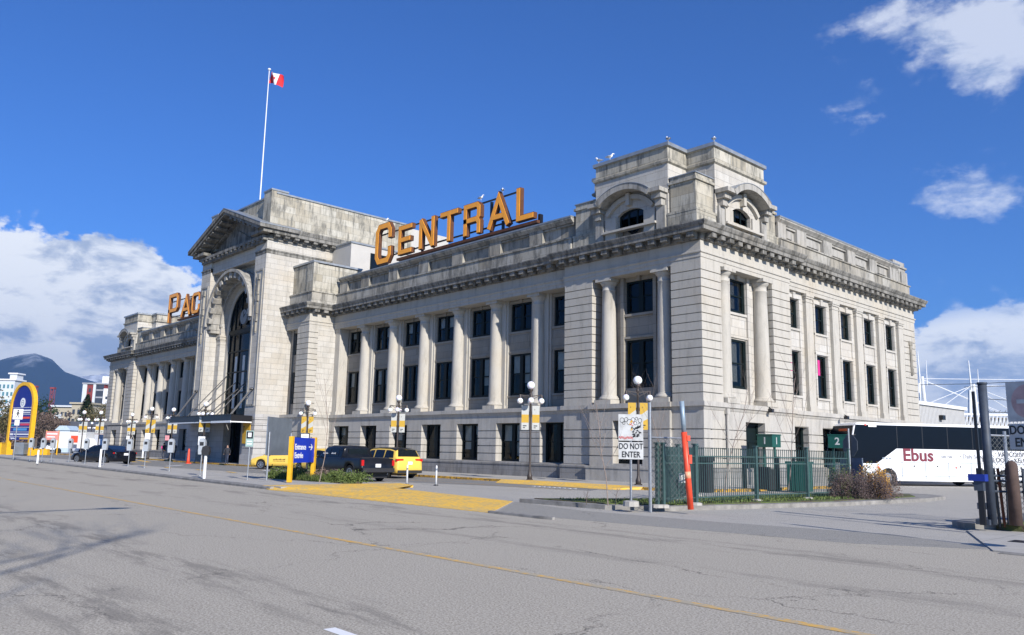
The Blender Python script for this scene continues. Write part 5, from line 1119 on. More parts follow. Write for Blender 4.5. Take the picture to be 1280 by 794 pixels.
# ------------------------------------------------------------ vehicles
def interp(tab, x):
    if x <= tab[0][0]: return tab[0][1:]
    for a, c in zip(tab, tab[1:]):
        if x <= c[0]:
            t = (x-a[0])/(c[0]-a[0]); return tuple(p+(q-p)*t for p, q in zip(a[1:], c[1:]))
    return tab[-1][1:]
def car(name, lab, cat, loc, rz, tab, wheels, r, paint, sidewin, screens, sill=.28, scale=1.0, lamps=None, plate_x=None, group=None, twr=.76, low=None):
    """tab rows: x, half width, belt z, roof z ; front at x=0, heading -x"""
    e = empty(name, lab, cat, loc, rz, group); e.scale = (scale,)*3
    Lc = tab[-1][0]; xs = sorted({t[0] for t in tab} | {Lc*i/44 for i in range(45)} | {w+dx*r*1.18 for w in wheels for dx in (-1, -.97, -.85, -.6, -.3, 0, .3, .6, .85, .97, 1)})
    xs = [x for x in xs if 0 <= x <= Lc]
    def ring(x):
        w, belt, roof = interp(tab, x); zb = sill
        for wx in wheels:
            d = abs(x-wx)
            if d < r*1.18: zb = max(zb, r+math.sqrt((r*1.18)**2-d*d)-.0)
        g_ = roof-belt; wr = w*(1-(1-twr)*min(1, g_/.45)) if g_ > .03 else w*.93
        zb = min(zb, belt-.08)
        zm = max(zb+.03, sill+.25)
        return [(0, max(sill, .2) if zb <= sill+.01 else zb), (w*.86, zb), (w*.985, zb+.02), (w, max(zm, zb+.03)), (w*.99, belt-.12 if belt-.12 > zb+.04 else zb+.05), (w*.955, belt), (wr, max(roof-.07, belt+.005)), (wr*.86, roof-.005), (0, roof+.02)]
    b = MB(); b.smooth = True; rows = []
    for x in xs:
        h = ring(x); rows.append([(x, y, z) for y, z in h]+[(x, -y, z) for y, z in reversed(h[1:-1])])
    m = len(rows[0]); vs = [p for rr in rows for p in rr]; fs = []
    for i in range(len(rows)-1):
        for j in range(m): a = i*m+j; c = i*m+(j+1) % m; fs.append((a, c, c+m, a+m))
    fs.append(tuple(range(m))); fs.append(tuple(range((len(rows)-1)*m, len(rows)*m))[::-1]); b.add(vs, fs); body = b.build('body', paint, e)
    def sp(x, t, s, off=.012):   # point on greenhouse side, t 0..1 belt to roof
        h = ring(x); (y0, z0), (y1, z1) = h[5], h[6]; return (x, s*(y0+(y1-y0)*t+off), z0+(z1-z0)*t)
    for (xa, xb, ia, ib) in sidewin:      # bottom xa..xb, top xa+ia .. xb-ib
        for s in (-1, 1):
            b = MB(); n = 8; lo = [sp(xa+(xb-xa)*i/n, .10, s) for i in range(n+1)]; hi = [sp(xa+ia+(xb-ib-xa-ia)*i/n, .90, s) for i in range(n+1)]
            b.add(lo+hi, [(i, i+1, n+2+i, n+1+i) for i in range(n)]); b.build('side_window', CGLASS, e)
    for (xa, xb) in screens:
        b = MB(); n = 8; pts = []
        for i in range(n+1):
            x = xa+(xb-xa)*i/n; w, belt, roof = interp(tab, x); h = ring(x); yy = h[7][0]*1.0
            up = .018; pts += [(x+(-up if xa < Lc/2 else up)*.5, -yy, roof+up), (x+(-up if xa < Lc/2 else up)*.5, yy, roof+up)]
        b.add(pts, [(2*i, 2*i+1, 2*i+3, 2*i+2) for i in range(n)]); b.build('windscreen', CGLASS, e)
    for wx in wheels:
        for s in (-1, 1):
            y = s*(interp(tab, wx)[0]-.13); b = MB(); k = 24; b.smooth = False
            prof = [(r*.62, -.1), (r*.93, -.11), (r, -.07), (r, .07), (r*.93, .11), (r*.62, .1)]
            vs = [];
            for (rr, yy) in prof:
                for i in range(k): a = 2*PI*i/k; vs.append((wx+rr*math.cos(a), y+yy, r+rr*math.sin(a)))
            fs = [(i*k+j, i*k+(j+1) % k, (i+1)*k+(j+1) % k, (i+1)*k+j) for i in range(len(prof)-1) for j in range(k)]; b.add(vs, fs); wo = b.build('wheel', TIRE, e)
            b = MB(); yo = y+s*.085; b.tube([(wx, yo-s*.02, r), (wx, yo, r)], r*.16, 10)
            for i in range(7): a = 2*PI*i/7; b.bar((wx, yo, r), (wx+r*.6*math.cos(a), yo, r+r*.6*math.sin(a)), r*.13, .03)
            archring(b, wx, r, r*.56, r*.66, yo-.03, yo+.015, 0, 2*PI, 24); b.build('rim', RIM, wo)
            b = MB(); b.tube([(wx, yo-s*.06, r), (wx, yo-s*.05, r)], r*.6, 16); b.build('brake_disc', PLASTIC, wo)
    b = MB(); w0 = tab[0][1]; b.box(.35, Lc-.35, -tab[len(tab)//2][1]*.8, tab[len(tab)//2][1]*.8, .2, sill+.5); b.build('underbody', PLASTIC, e)
    for (x, s0, z0, z1, w_, mat, nm) in (lamps or []):
        for s in (-1, 1):
            b = MB(); y0, y1 = sorted((s*s0, s*(s0-w_))); xx = (x-.05, x+.03) if x > Lc/2 else (x-.03, x+.05); b.box(xx[0], xx[1], y0, y1, z0, z1); b.build(nm, mat, e)
    if plate_x: b = MB(); b.box(plate_x[0], plate_x[0]+.02, -.16, .16, plate_x[1], plate_x[1]+.17); b.build('number_plate', WHITE, e)
    for s in (-1, 1):
        ms = sidewin[0][0]+.12 if sidewin else 1.5; w, belt, roof = interp(tab, ms); b = MB(); b.smooth = True; b.tube([(ms, s*(w-.02), belt+.06), (ms-.02, s*(w+.12), belt+.09), (ms-.02, s*(w+.2), belt+.1)], [.03, .09, .07], 8); b.build('mirror', paint, e)
    return e
SEDAN = [(0, .62, .50, .52), (.12, .78, .62, .64), (.5, .88, .74, .76), (1.25, .92, .86, .88), (1.6, .92, .90, 1.0), (2.3, .92, .93, 1.38), (2.9, .92, .94, 1.45), (3.6, .92, .96, 1.39), (4.3, .91, 1.0, 1.14), (4.6, .88, 1.0, 1.04), (4.9, .80, .90, .93), (4.97, .72, .6, .62)]
HATCH = [(0, .58, .55, .57), (.12, .74, .68, .70), (.5, .82, .80, .82), (.95, .86, .93, .95), (1.5, .87, .98, 1.25), (2.1, .87, 1.0, 1.47), (2.7, .87, 1.02, 1.50), (3.6, .87, 1.06, 1.40), (4.1, .85, 1.08, 1.26), (4.35, .81, 1.0, 1.05), (4.47, .76, .7, .74)]
MINIV = [(0, .64, .62, .64), (.12, .82, .78, .80), (.5, .90, .92, .94), (1.0, .95, 1.03, 1.05), (1.6, .97, 1.07, 1.42), (2.2, .97, 1.08, 1.70), (3.0, .97, 1.10, 1.75), (4.2, .97, 1.12, 1.73), (4.75, .95, 1.13, 1.62), (4.95, .93, 1.10, 1.25), (5.1, .88, .95, 1.0), (5.14, .84, .62, .64)]
PICK = [(0, .72, .82, .84), (.1, .90, 1.02, 1.04), (.4, .98, 1.08, 1.10), (1.35, 1.0, 1.13, 1.16), (1.55, 1.0, 1.14, 1.30), (2.05, 1.0, 1.15, 1.74), (2.6, 1.0, 1.16, 1.82), (3.6, 1.0, 1.17, 1.80), (3.86, 1.0, 1.17, 1.72), (3.95, 1.0, 1.18, 1.20), (5.7, 1.0, 1.18, 1.20), (5.82, .98, 1.16, 1.18), (5.86, .94, .66, .68)]
t_ = [(5.84, .99, .82, 1.10, .14, REDL, 'tail_light'), (0.06, .86, .82, .98, .3, CHROME, 'headlight')]
pk = car('pickup_truck', 'black crew cab pickup truck seen from behind with white window decals', 'pickup', (-17.0, -12.45, 0.006), 0, PICK, [1.05, 4.72], .41, PBLACK, [(1.62, 2.62, .42, .02), (2.7, 3.5, .02, .05), (3.55, 3.84, .02, .08)], [(1.52, 2.1)], .45, 1.0, t_, (5.86, .74))
b = MB(); b.box(3.97, 5.6, -.82, .82, 1.16, 1.225); b.build('truck_bed', PLASTIC, pk); b = MB(); b.box(5.84, 5.96, -.95, .95, .50, .70); b.build('rear_bumper', PLASTIC, pk)
b = MB(); b.prism([(-.62, 1.26), (.62, 1.26), (.56, 1.64), (-.56, 1.64)], 3.90, 3.925, lambda y, z, t: (t, y, z)); b.build('rear_window', CGLASS, pk)
for x, w_ in ((2.0, .5), (2.85, .45)):
    b = MB(); [b.box(x+.07*i, x+.05+.07*i, -.955+.002*i, -.95, 1.36, 1.36+.05+.03*(i % 2)) for i in range(int(w_/.07))]; b.build('window_decal', WHITE, pk)
mv = car('minivan_taxi', 'yellow minivan taxi with a black roof parked beyond the pickup tail', 'taxi', (-19.75, -7.95, .006), 0, MINIV, [.95, 4.1], .35, PYEL, [(1.75, 2.7, .5, .02), (2.78, 3.75, .02, .02), (3.82, 4.72, .02, .15)], [(1.2, 2.2), (4.74, 4.96)], .3, 1.0, [(5.06, .93, .98, 1.12, .5, REDL, 'tail_light'), (.12, .76, .66, .78, .3, CHROME, 'headlight')], (5.14, .80), 'yellow taxis')
b = MB(); pts = []
for x in (1.9, 2.3, 3.0, 4.2, 4.74): w, be, ro = interp(MINIV, x); pts.append([(x, -w*.76, ro-.03), (x, -w*.66, ro+.015), (x, 0, ro+.035), (x, w*.66, ro+.015), (x, w*.76, ro-.03)])
b.add([p for r_ in pts for p in r_], [(i*5+j, i*5+j+1, i*5+j+6, i*5+j+5) for i in range(4) for j in range(4)]); b.build('black_roof', PBLACK, mv, recalc=False)
b = MB(); b.box(5.1, 5.17, -.85, .85, .32, .48); b.build('rear_bumper', PLASTIC, mv)
hd = math.atan2(.67, .74)
def hatch(px, py, D, rz, lab, off):
    p = gp(px, py, .006); o = Matrix.Rotation(rz, 3, 'Z') @ Vector((off, -.75, 0)); return car('hatchback_taxi', lab, 'taxi', (p.x-o.x, p.y-o.y, .006), rz, HATCH, [.85, 3.55], .31, PYEL, [(1.45, 2.25, .45, .02), (2.32, 3.3, .02, .06), (3.36, 3.95, .02, .3)], [(1.0, 2.1), (3.6, 4.3)], .24, 1.08, [(4.4, .8, .78, .98, .2, REDL, 'tail_light'), (.16, .72, .6, .7, .25, CHROME, 'headlight')], (4.46, .62), 'yellow taxis')
h1 = hatch(325, 586.5, 58, hd, 'yellow hatchback taxi with its nose at the canopy, partly behind the grey board', .85)
b = MB()
for i in range(9): b.box(1.75+.1*i, 1.81+.1*i, -.895, -.885, .66, .70+.02*(i % 3)); b.box(1.75+.1*i, 1.8+.1*i, -.895, -.885, .56, .60)
b.build('door_lettering', BLACK, h1)
h2 = hatch(374, 590, 50, R(8), 'yellow taxi mostly hidden behind the blue entrance sign and pickup', .85)
p = gp(131, 580.3, .006); rz = math.atan2(.295, .957); o = Matrix.Rotation(rz, 3, 'Z') @ Vector((3.98*1.24, -.8*1.24, 0))
sdn = car('sedan', 'glossy black sedan parked at the kerb behind the parking meters', 'car', (p.x-o.x, p.y-o.y, .006), rz, SEDAN, [.95, 3.98], .34, PNAVY, [(1.72, 2.72, .55, .02), (2.8, 3.95, .02, .5)], [(1.4, 2.45), (3.5, 4.45)], (.22), 1.24, [(4.86, .85, .80, .90, .3, REDL, 'tail_light'), (.14, .75, .56, .64, .25, CHROME, 'headlight')], (4.97, .68))
sdn.scale.z = 1.08
# small distant cars
far = [(150, 572, 118, SEDAN, PGREY, 1.0, 'grey car far off left of the station corner'), (92, 565, 130, HATCH, PWHITE, 1.1, 'white hatchback far off behind the black sedan nose'), (52, 563, 150, SEDAN, PWHITE, 1.1, 'white car far off right of the yellow arched sign'),
       (42, 562, 165, SEDAN, PGREY, 1.1, 'silver car far off beside the yellow arched sign'), (68, 563, 170, HATCH, PRED, 1.1, 'red car far off in the crowded left car park'), (80, 563, 160, SEDAN, PBLACK, 1.1, 'black car far off left of the black sedan'), (137, 566, 150, HATCH, PBLACK, 1.0, 'dark hatchback far off beside the station corner')]
for px, py, D, tb, pt, sc, lab in far:
    if px in (150, 137): continue
    q = gd(px, D, -.004); car('distant_car', lab, 'car', q, random.choice((.2, 1.2, .7)), tb, [.9, 3.7], .32, pt, [(1.6, 2.4, .45, .02), (2.5, 3.6, .02, .3)], [(1.2, 2.2)], .25, sc, None, None, 'far off parked cars')

# ------------------------------------------------------------ coach
q0 = gd(1062, 49.2, 0); q1 = gd(1222, 50.6, 0); dv = (q1-q0).normalized(); rz = math.atan2(dv.y, dv.x)
e = empty('coach_bus', 'white long distance coach with a dark window band reading Ebus beside the station', 'bus', (q0.x, q0.y, 0), rz)
Wb, Hb, Lb = 2.6, 3.82, 14.0
WB = carpaint('coach_white', (.80, .81, .82), .25, .05); BG, bgx, bgb = newmat('coach_glass'); bgb.inputs['Base Color'].default_value = (.004, .006, .012, 1); bgb.inputs['Roughness'].default_value = .12; bgb.inputs['Specular IOR Level'].default_value = .15
def yz(o): return lambda x, z, t: (x, t, z)
arch = lambda cx: [(cx-.62+1.24*i/10, .30+0 if i in (0, 10) else 0) for i in range(11)]
low = [(.15, .30)]
for cx in (2.65, 9.35, 10.75):
    low += [(cx-.60, .30)]+[(cx-.60*math.cos(PI*i/10), .48+.60*math.sin(PI*i/10)) for i in range(11)]+[(cx+.60, .30)]
low += [(Lb-.2, .34)]
side = low+[(Lb, .9), (Lb, 2.95), (Lb-.1, 3.45), (Lb-.35, 3.78), (.65, 3.78), (.45, 3.55), (.18, 2.2), (.0, 1.35), (.0, .6)]
b = MB(); b.prism(side, 0, Wb, yz(0)); b.build('body', WB, e)
b = MB(); b.prism([(.7, 3.78), (Lb-.4, 3.78), (Lb-.6, 3.86), (1.0, 3.86)], .25, Wb-.25, yz(0)); b.build('roof', WB, e)
band = [(.58, 3.70), (Lb-.34, 3.70), (Lb-.15, 2.28), (3.3, 2.28), (1.9, 1.35), (.02, 1.35), (.20, 2.2)]
for y0, y1 in ((-.012, .0), (Wb, Wb+.012)):
    b = MB(); b.prism(band, y0, y1, yz(0)); b.build('side_window_band', BG, e)
b = MB(); 
for z0, x0, z1, x1 in ((1.35, -.012, 2.2, .168), (2.2, .168, 3.66, .47)): b.add([(x0, .08, z0), (x0, Wb-.08, z0), (x1, Wb-.08, z1), (x1, .08, z1)], [(0, 1, 2, 3)])
b.build('windscreen', BG, e)
b = MB(); b.box(.36, .40, .5, 1.5, 3.32, 3.46); DO_, dg, db = newmat('orange_display'); db.inputs['Base Color'].default_value = (.3, .03, .01, 1); b.build('destination_display', simple('dim_orange', (.45, .08, .02), .5, var=0), e)
for i, x in enumerate((1.95, 5.0, 7.9)):
    pass
seam = MB()
for x in (3.6, 5.2, 6.8, 8.4, 12.2): seam.box(x, x+.035, -.012, 0, .42, 1.45)
seam.box(3.4, Lb-.1, -.012, 0, 1.43, 1.46); seam.box(3.4, 8.6, -.012, 0, .60, .63); seam.build('panel_seam', BOARD, e)
for x in (4.4, 6.0, 7.6, 11.9): b = MB(); b.box(x, x+.1, -.02, 0, 1.18, 1.26); b.build('latch', PLASTIC, e)
for x in (2.35, 2.55, 2.75): pass
b = MB(); [b.box(2.3+.22*i, 2.44+.22*i, -.014, 0, 1.62, 1.72) for i in range(3)]; b.build('vent_mark', BOARD, e)
for x, z in ((1.95, 1.08), (7.3, 1.12), (1.2, 3.66)): b = MB(); b.box(x, x+.12, -.03, 0, z, z+.08); b.build('marker_light', ORANGE, e)
b = MB()
for x in (3.35, 5.1, 6.85, 8.6, 10.35, 12.1): b.box(x, x+.05, -.016, -.012, 2.32, 3.66)
b.build('window_divider', BLACK, e)
b = MB(); b.box(1.45, 2.0, -.02, 0, 3.58, 3.7); b.build('fleet_number_panel', WHITE, e)
MAROON = simple('maroon_letters', (.16, .015, .03), .5, var=0); GREYL = simple('grey_letters', (.30, .30, .31), .5, var=0); DARKL = simple('charcoal_letters', (.07, .07, .08), .5, var=0)
text('Ebus', 1.05, MAROON, 'lettering', e, (4.75, -.02, 1.86), sx=1.08, bold=.025); text('safe ride', .26, GREYL, 'lettering', e, (6.75, -.02, 1.84), sx=.9); text('• Daily Service •', .40, GREYL, 'lettering', e, (8.75, -.02, 1.86), sx=.85)
text('VANCOUVER', .42, DARKL, 'lettering', e, (11.5, -.02, 2.02), sx=.9); text('KAMLOOPS • KELOWNA', .42, DARKL, 'lettering', e, (11.3, -.02, 1.66), sx=.9)
for cx in (2.65, 9.35, 10.75):
    for y, s in ((.12, -1), (Wb-.12, 1)):
        w = MB(); k = 24; prof = [(.3, -.14), (.46, -.15), (.5, -.1), (.5, .1), (.46, .15), (.3, .14)]
        vs = [(cx+rr*math.cos(2*PI*i/k), y+.06*(-s)+yy, .5+rr*math.sin(2*PI*i/k)) for rr, yy in prof for i in range(k)]
        w.add(vs, [(i*k+j, i*k+(j+1) % k, (i+1)*k+(j+1) % k, (i+1)*k+j) for i in range(5) for j in range(k)]); wo = w.build('wheel', TIRE, e)
        w = MB(); w.tube([(cx, y+.06*(-s)+s*.05, .5), (cx, y+.06*(-s)+s*.10, .5)], .3, 20); w.tube([(cx, y+.06*(-s)+s*.1, .5), (cx, y+.06*(-s)+s*.16, .5)], .12, 12); w.build('rim', RIM, wo)
b = MB(); b.box(.3, Lb-.3, .2, Wb-.2, .25, 1.0); b.build('underbody', PLASTIC, e)
for y in (-.1, Wb+.1): b = MB(); b.bar((.5, y*.9, 3.1), (.0, y, 2.9), .05); b.box(-.12, .05, y-.12, y+.12, 2.1, 2.9); b.build('mirror', PLASTIC, e)
for y in (.3, Wb-.55): b = MB(); b.box(-.03, .03, y, y+.28, .75, .95); b.build('headlight', CHROME, e)

# ------------------------------------------------------------ annex, stadium masts
e = empty('annex_building', 'low pale grey annex with ribbed upper wall behind the coach', 'building', (0, 0, 0)); RIB = simple('ribbed_grey_cladding', (.46, .46, .45), .8, var=.06, scale=2)
b = MB(); b.box(-16, -2.0, 31.0, 44.8, 4.2, 6.1)
k = 31.0
while k < 44.7: b.box(-2.0, -1.96, k, k+.12, 4.25, 6.05); k += .3
b.build('upper_wall', RIB, e); b = MB(); b.box(-16.1, -1.8, 30.0, 45, 6.1, 6.38); b.build('roof_edge', WHITE, e); b = MB(); b.box(-16, -2.8, 31, 44.5, 0, 4.2); b.build('lower_wall', DARKIN, e)
b = MB(); b.box(-1.95, -1.65, 38.4, 39.0, 5.0, 5.4); b.build('wall_lamp', BLACK, e)
def mast(px, D, hz, lab, tops):
    p = gd(px, D, 0); e = empty('stadium_mast', lab, 'mast', p, 0, 'white stadium masts'); b = MB(); b.tube([(-.9, -.9, 0), (-.2, -.2, hz*.72)], .36, 8); b.tube([(.9, .9, 0), (.3, .3, hz*.78)], .36, 8); b.build('legs', WHITE, e)
    b = MB(); b.tube([(0, 0, hz*.7), (-.1, -.1, hz)], [.2, .1], 6); b.tube([(1, 1, hz*.7), (1.1, 1.1, hz*.92)], [.15, .06], 6); b.build('spire', WHITE, e); b = MB()
    for dx, dy, zz in tops: b.tube([(0, 0, hz*.76), (dx, dy, zz)], .07, 5)
    b.build('stay_cable', WHITE, e)
mast(1157, 170, 24.5, 'pair of white stadium masts rising right behind the station end', [(16, 18, 9), (13, 14, 10.5), (40, 43, 19)]); mast(1221.5, 160, 21.5, 'white stadium masts right of the annex with stay cables both ways', [(15, 16, 8), (10, 11, 7), (-12, -13, 9), (-9, -10, 7), (34, 36, 17)])
e = empty('stadium_roof_truss', 'white zigzag roof truss seen above the coach', 'truss', (0, 0, 0)); A = gd(1196, 120, 0); B_ = gd(1300, 120, 0); d = (B_-A); n = 22; b = MB()
for z in (6.4, 8.4): b.bar((A.x, A.y, z), (B_.x, B_.y, z), .3)
for i in range(n): p = A+d*(i/n); q = A+d*((i+.8)/n); b.bar((p.x, p.y, 6.4), (q.x, q.y, 8.4), .18); b.bar((q.x, q.y, 6.4), (q.x, q.y, 8.4), .12)
b.build('truss_bars', WHITE, e); b = MB(); b.bar((A.x-1, A.y+1, 7.3), (B_.x-1, B_.y+1, 7.3), .4, 1.5); b.build('deck_behind', simple('brown_seats', (.16, .12, .07), .9, var=.3, scale=1), e)
e = empty('power_line', 'thin overhead wires strung across the sky above the coach', 'wire', (0, 0, 0)); b = MB(); p0 = at(1150, 481, 90); p1 = at(1300, 476, 80); b.tube([p0, (p0+p1)/2-Vector((0, 0, .1)), p1], .03, 5); p0 = at(1205, 484, 90); p1 = at(1320, 481, 80); b.tube([p0, p1], .03, 5); b.build('wire', BLACK, e)

# ------------------------------------------------------------ totem sign
e = empty('totem_sign', 'tall yellow arched sign with a dark blue directory panel at the far left', 'sign', gd(9, 104, 0)); q = gd(36, 101, 0); dv = q-e.location; rz = math.atan2(dv.y, dv.x); e.rotation_euler.z = rz; Lx = dv.length; cx = Lx/2; r1 = Lx/2+.25; zs = 6.3
b = MB(); b.T = None; b.box(-.25, .17, -.25, .25, 0, zs); b.box(Lx-.17, Lx+.25, -.25, .25, 0, zs); b.box(-.5, .5, -.4, .4, 0, .7); b.box(Lx-.5, Lx+.6, -.4, .4, 0, .7); archring(b, cx, zs, r1-.42, r1-.0, -.25, .25, 0, PI, 28)
b.build('arch_frame', YELL, e)
NAVY = simple('navy_panel', (.008, .02, .20), .5, var=.04); b = MB(); b.box(.22, Lx-.22, -.12, .12, 1.9, zs); b.prism([(cx+(r1-.48)*math.cos(PI*i/20), zs+(r1-.48)*math.sin(PI*i/20)) for i in range(21)], -.12, .12, F2); pn = b.build('panel', NAVY, e)
b = MB(); b.prism([(cx+.62*math.cos(PI*i/16), zs+.35+.62*math.sin(PI*i/16)) for i in range(32)], -.15, -.13, F2); b.build('round_emblem', WHITE, e)
b = MB(); archring(b, cx, zs+.35, .3, .36, -.17, -.151, 0, 2*PI, 20); b.box(cx-.25, cx+.25, -.17, -.151, zs+.32, zs+.38); b.build('emblem_mark', BOARD, e)
for i, z in enumerate((6.05, 5.15, 4.1, 3.55, 2.95, 2.35)):
    b = MB(); b.box(.3, Lx-.3, -.135, -.121, z-.05, z); b.build('divider', WHITE, pn)
rr = random.Random(5)
def strip(x0, x1, z0, z1, mat, nm='printed_panel'): b = MB(); b.box(x0, x1, -.15, -.136, z0, z1); return b.build(nm, mat, pn)
strip(cx-.1, Lx-.5, 5.55, 5.75, WHITE); strip(cx+.1, Lx-.6, 5.3, 5.42, WHITE); strip(cx-.1, cx+.35, 4.55, 5.0, YELL); strip(cx+.4, Lx-.6, 4.6, 4.85, ORANGE); strip(cx, Lx-.5, 3.75, 4.0, simple('pink_red_strip', (.6, .05, .1), .5, var=.1)); strip(.5, 1.3, 3.7, 3.85, simple('teal', (.02, .3, .4), .5, var=0)); strip(1.1, Lx-1.0, 3.1, 3.4, simple('light_blue', (.08, .3, .6), .5, var=0)); strip(.4, 1.2, 2.5, 2.75, WHITE); strip(1.4, Lx-.4, 2.55, 2.72, WHITE); strip(Lx/2+.2, Lx-.4, 2.0, 2.22, YELL)
b = MB(); b.prism([(.5, 2.2), (1.5, 2.2), (1.9, 2.02), (1.1, 2.05), (.9, 1.95)], -.15, -.136, F2); b.build('arrow_mark', WHITE, pn)
# pedestrian sign in front
e = empty('pedestrian_sign', 'square white walking figure sign on a slim post before the arched sign', 'sign', gp(16.5, 574, .12), FACE); b = MB(); b.tube([(0, 0, 0), (0, 0, 4.4)], .05, 8); b.build('post', STEEL, e); b = MB(); b.box(-.45, .45, -.08, -.05, 3.6, 4.55); b.box(-.22, .22, -.08, -.05, 3.05, 3.55); b.build('panel', WHITE, e)
b = MB(); b.prism([(.07*math.cos(2*PI*i/12), 4.4+.07*math.sin(2*PI*i/12)) for i in range(12)], -.1, -.081, F2); b.bar((0, -.09, 4.3), (0, -.09, 4.02), .13, .02); b.bar((0, -.09, 4.05), (-.16, -.09, 3.72), .07, .02); b.bar((0, -.09, 4.05), (.16, -.09, 3.74), .07, .02); b.bar((0, -.09, 4.27), (-.18, -.09, 4.08), .05, .02); b.bar((0, -.09, 4.27), (.17, -.09, 4.12), .05, .02); b.build('walking_figure', BLACK, e)
b = MB(); b.box(-.6, .6, -.5, .5, .15, 1.35); b.prism([(-.65, 1.35), (.65, 1.35), (.5, 1.6), (-.5, 1.6)], -.52, .52, F2); b.box(-.5, -.4, -.52, -.5, .3, 1.2); o = b.build('grey_bin', BOARD, None, loc=gd(25.5, 100, 0), rotz=FACE); tag(o, 'bulky grey bin under the yellow arched sign', 'bin')
b = MB(); b.box(-.4, .4, -.4, .4, 0, 1.45); b.box(-.45, .45, -.45, .45, 1.45, 1.55); b.box(-.3, .3, -.42, -.4, .8, 1.3); o = b.build('newspaper_box', YELL, None, loc=gd(-1, 98, 0), rotz=FACE); tag(o, 'yellow box at the very left edge of the photo', 'box')
for px, w_, lab in ((46, .5, 'yellow barrier block beside the arched sign leg'), (56, .5, 'yellow barrier block left of the small red and white sign')):
    b = MB(); b.prism([(-w_, 0), (w_, 0), (w_*.85, .8), (-w_*.85, .8)], -.3, .3, F2); b.box(-w_, w_, -.4, .4, 0, .3); o = b.build('barrier_block', YELL, None, loc=gd(px, 108, 0), rotz=FACE); tag(o, lab, 'barrier')
e = empty('temporary_sign', 'small red and white sign on yellow legs left of the sedan', 'sign', gd(63, 110, 0), FACE); b = MB(); b.box(-.9, -.78, -.05, .05, 0, 3.3); b.box(.78, .9, -.05, .05, 0, 3.3); b.build('legs', YELL, e); b = MB(); b.box(-.9, .9, -.08, -.05, 2.0, 3.2); b.build('panel', simple('pink_red_panel', (.62, .25, .22), .6, var=.1), e); b = MB(); b.box(-.7, .7, -.1, -.08, 2.75, 2.95); b.box(-.7, .4, -.1, -.08, 2.35, 2.5); b.build('printed_lines', WHITE, e)
def truckbox(px, D, w, h, col, lab, z=.9, name='box_truck'):
    e = empty(name, lab, 'truck', gd(px, D, 0), FACE); b = MB(); b.box(-w/2, w/2, 0, 2.4, z, h); b.build('cargo_box', col, e); b = MB(); b.prism([(w/2, .6), (w/2+1.7, .6), (w/2+1.7, 1.5), (w/2+1.2, 2.3), (w/2, 2.4)], .1, 2.3, F2); b.build('cab', PWHITE, e)
    for x in (-w/2+1, w/2+.8):
        b = MB(); b.tube([(x, -.02, .45), (x, .25, .45)], .45, 14); b.build('wheel', TIRE, e)
truckbox(84, 118, 5.0, 3.3, simple('off_white_box', (.62, .63, .62), .6, var=.1), 'white box truck beyond the sedan with an orange square on it'); p = gd(91, 116, 0); b = MB(); b.box(-.5, .5, -.06, 0, 1.7, 2.7); o = b.build('orange_placard', ORANGE, None, loc=(p.x, p.y, 0), rotz=FACE); tag(o, 'orange square placard left of the sedan windscreen', 'sign')
truckbox(107, 124, 3.4, 3.0, simple('pale_grey_box', (.5, .52, .55), .6, var=.1), 'pale grey van parked beyond the middle of the sedan')
# ------------------------------------------------------------ far buildings
def tower_block(px0, px1, D, h, wall, lab, floors, cols, winmat, extra=None, depth=16, balcony=None):
    a = gd(px0, D, 0); c = gd(px1, D, 0); dv = c-a; rz = math.atan2(dv.y, dv.x); L = dv.length; e = empty('apartment_block', lab, 'building', a, rz)
    b = MB(); b.box(0, L, 0, depth, 0, h); b.build('wall', wall, e); b = MB(); b.box(-.5, L+.5, -.5, depth+.5, h, h+.5); b.build('roof', extra or WHITE, e)
    fh = (h-2)/floors; cw = L/cols
    b = MB()
    for i in range(floors):
        for j in range(cols): b.box(j*cw+cw*.25, j*cw+cw*.75, -.08, .0, 1.8+i*fh, 1.8+i*fh+fh*.5)
    b.build('windows', winmat, e)
    if balcony:
        b = MB()
        for i in range(floors): b.box(L*balcony[0], L*balcony[1], -1.2, 0, 1.2+i*fh, 1.5+i*fh); b.box(L*balcony[0], L*balcony[1], -1.25, -1.15, 1.5+i*fh, 1.2+i*fh+1.1)
        b.build('balconies', balcony[2], e)
    return e, L
FW = simple('far_white', (.55, .58, .60), .8, var=.04); TEAL = simple('far_teal_glass', (.08, .20, .24), .4, var=.2, scale=.3); FRED = simple('far_red_brick', (.20, .035, .035), .8, var=.1, scale=.3); FBE = simple('far_beige', (.40, .36, .27), .85, var=.06); FGL = simple('far_dark_glass', (.04, .05, .07), .4, var=.3, scale=.2); GREYF = simple('far_grey', (.30, .31, .33), .8, var=.1, scale=.3)
tower_block(-22, 9, 300, 24.5, FW, 'pale white and teal apartment tower behind the arched sign', 8, 6, TEAL, None, 6, (.05, .5, TEAL)); e, L = tower_block(2, 11, 302, 27.0, FW, 'white rooftop plant block on the pale left tower', 1, 1, FW, None, 4); e['category'] = 'roof block'
e, L = tower_block(97, 123, 285, 22.5, FRED, 'apartment tower with red panels, dark glass and a white end wall', 8, 5, FGL, GREYF, 16)
b = MB(); b.box(-.3, 1.2, -.3, 2, 0, 22.6); b.box(L*.48, L*.6, -.4, 1, 0, 22.6); b.build('white_pier', FW, e)
b = MB(); b.box(L*.6, L*.98, -.12, 0, 1.5, 22.4); b.build('dark_glazing', FGL, e); b = MB(); [b.box(L*.62, L*.96, -.16, -.1, 2+2.6*i, 2.5+2.6*i) for i in range(8)]; b.build('spandrels', GREYF, e)
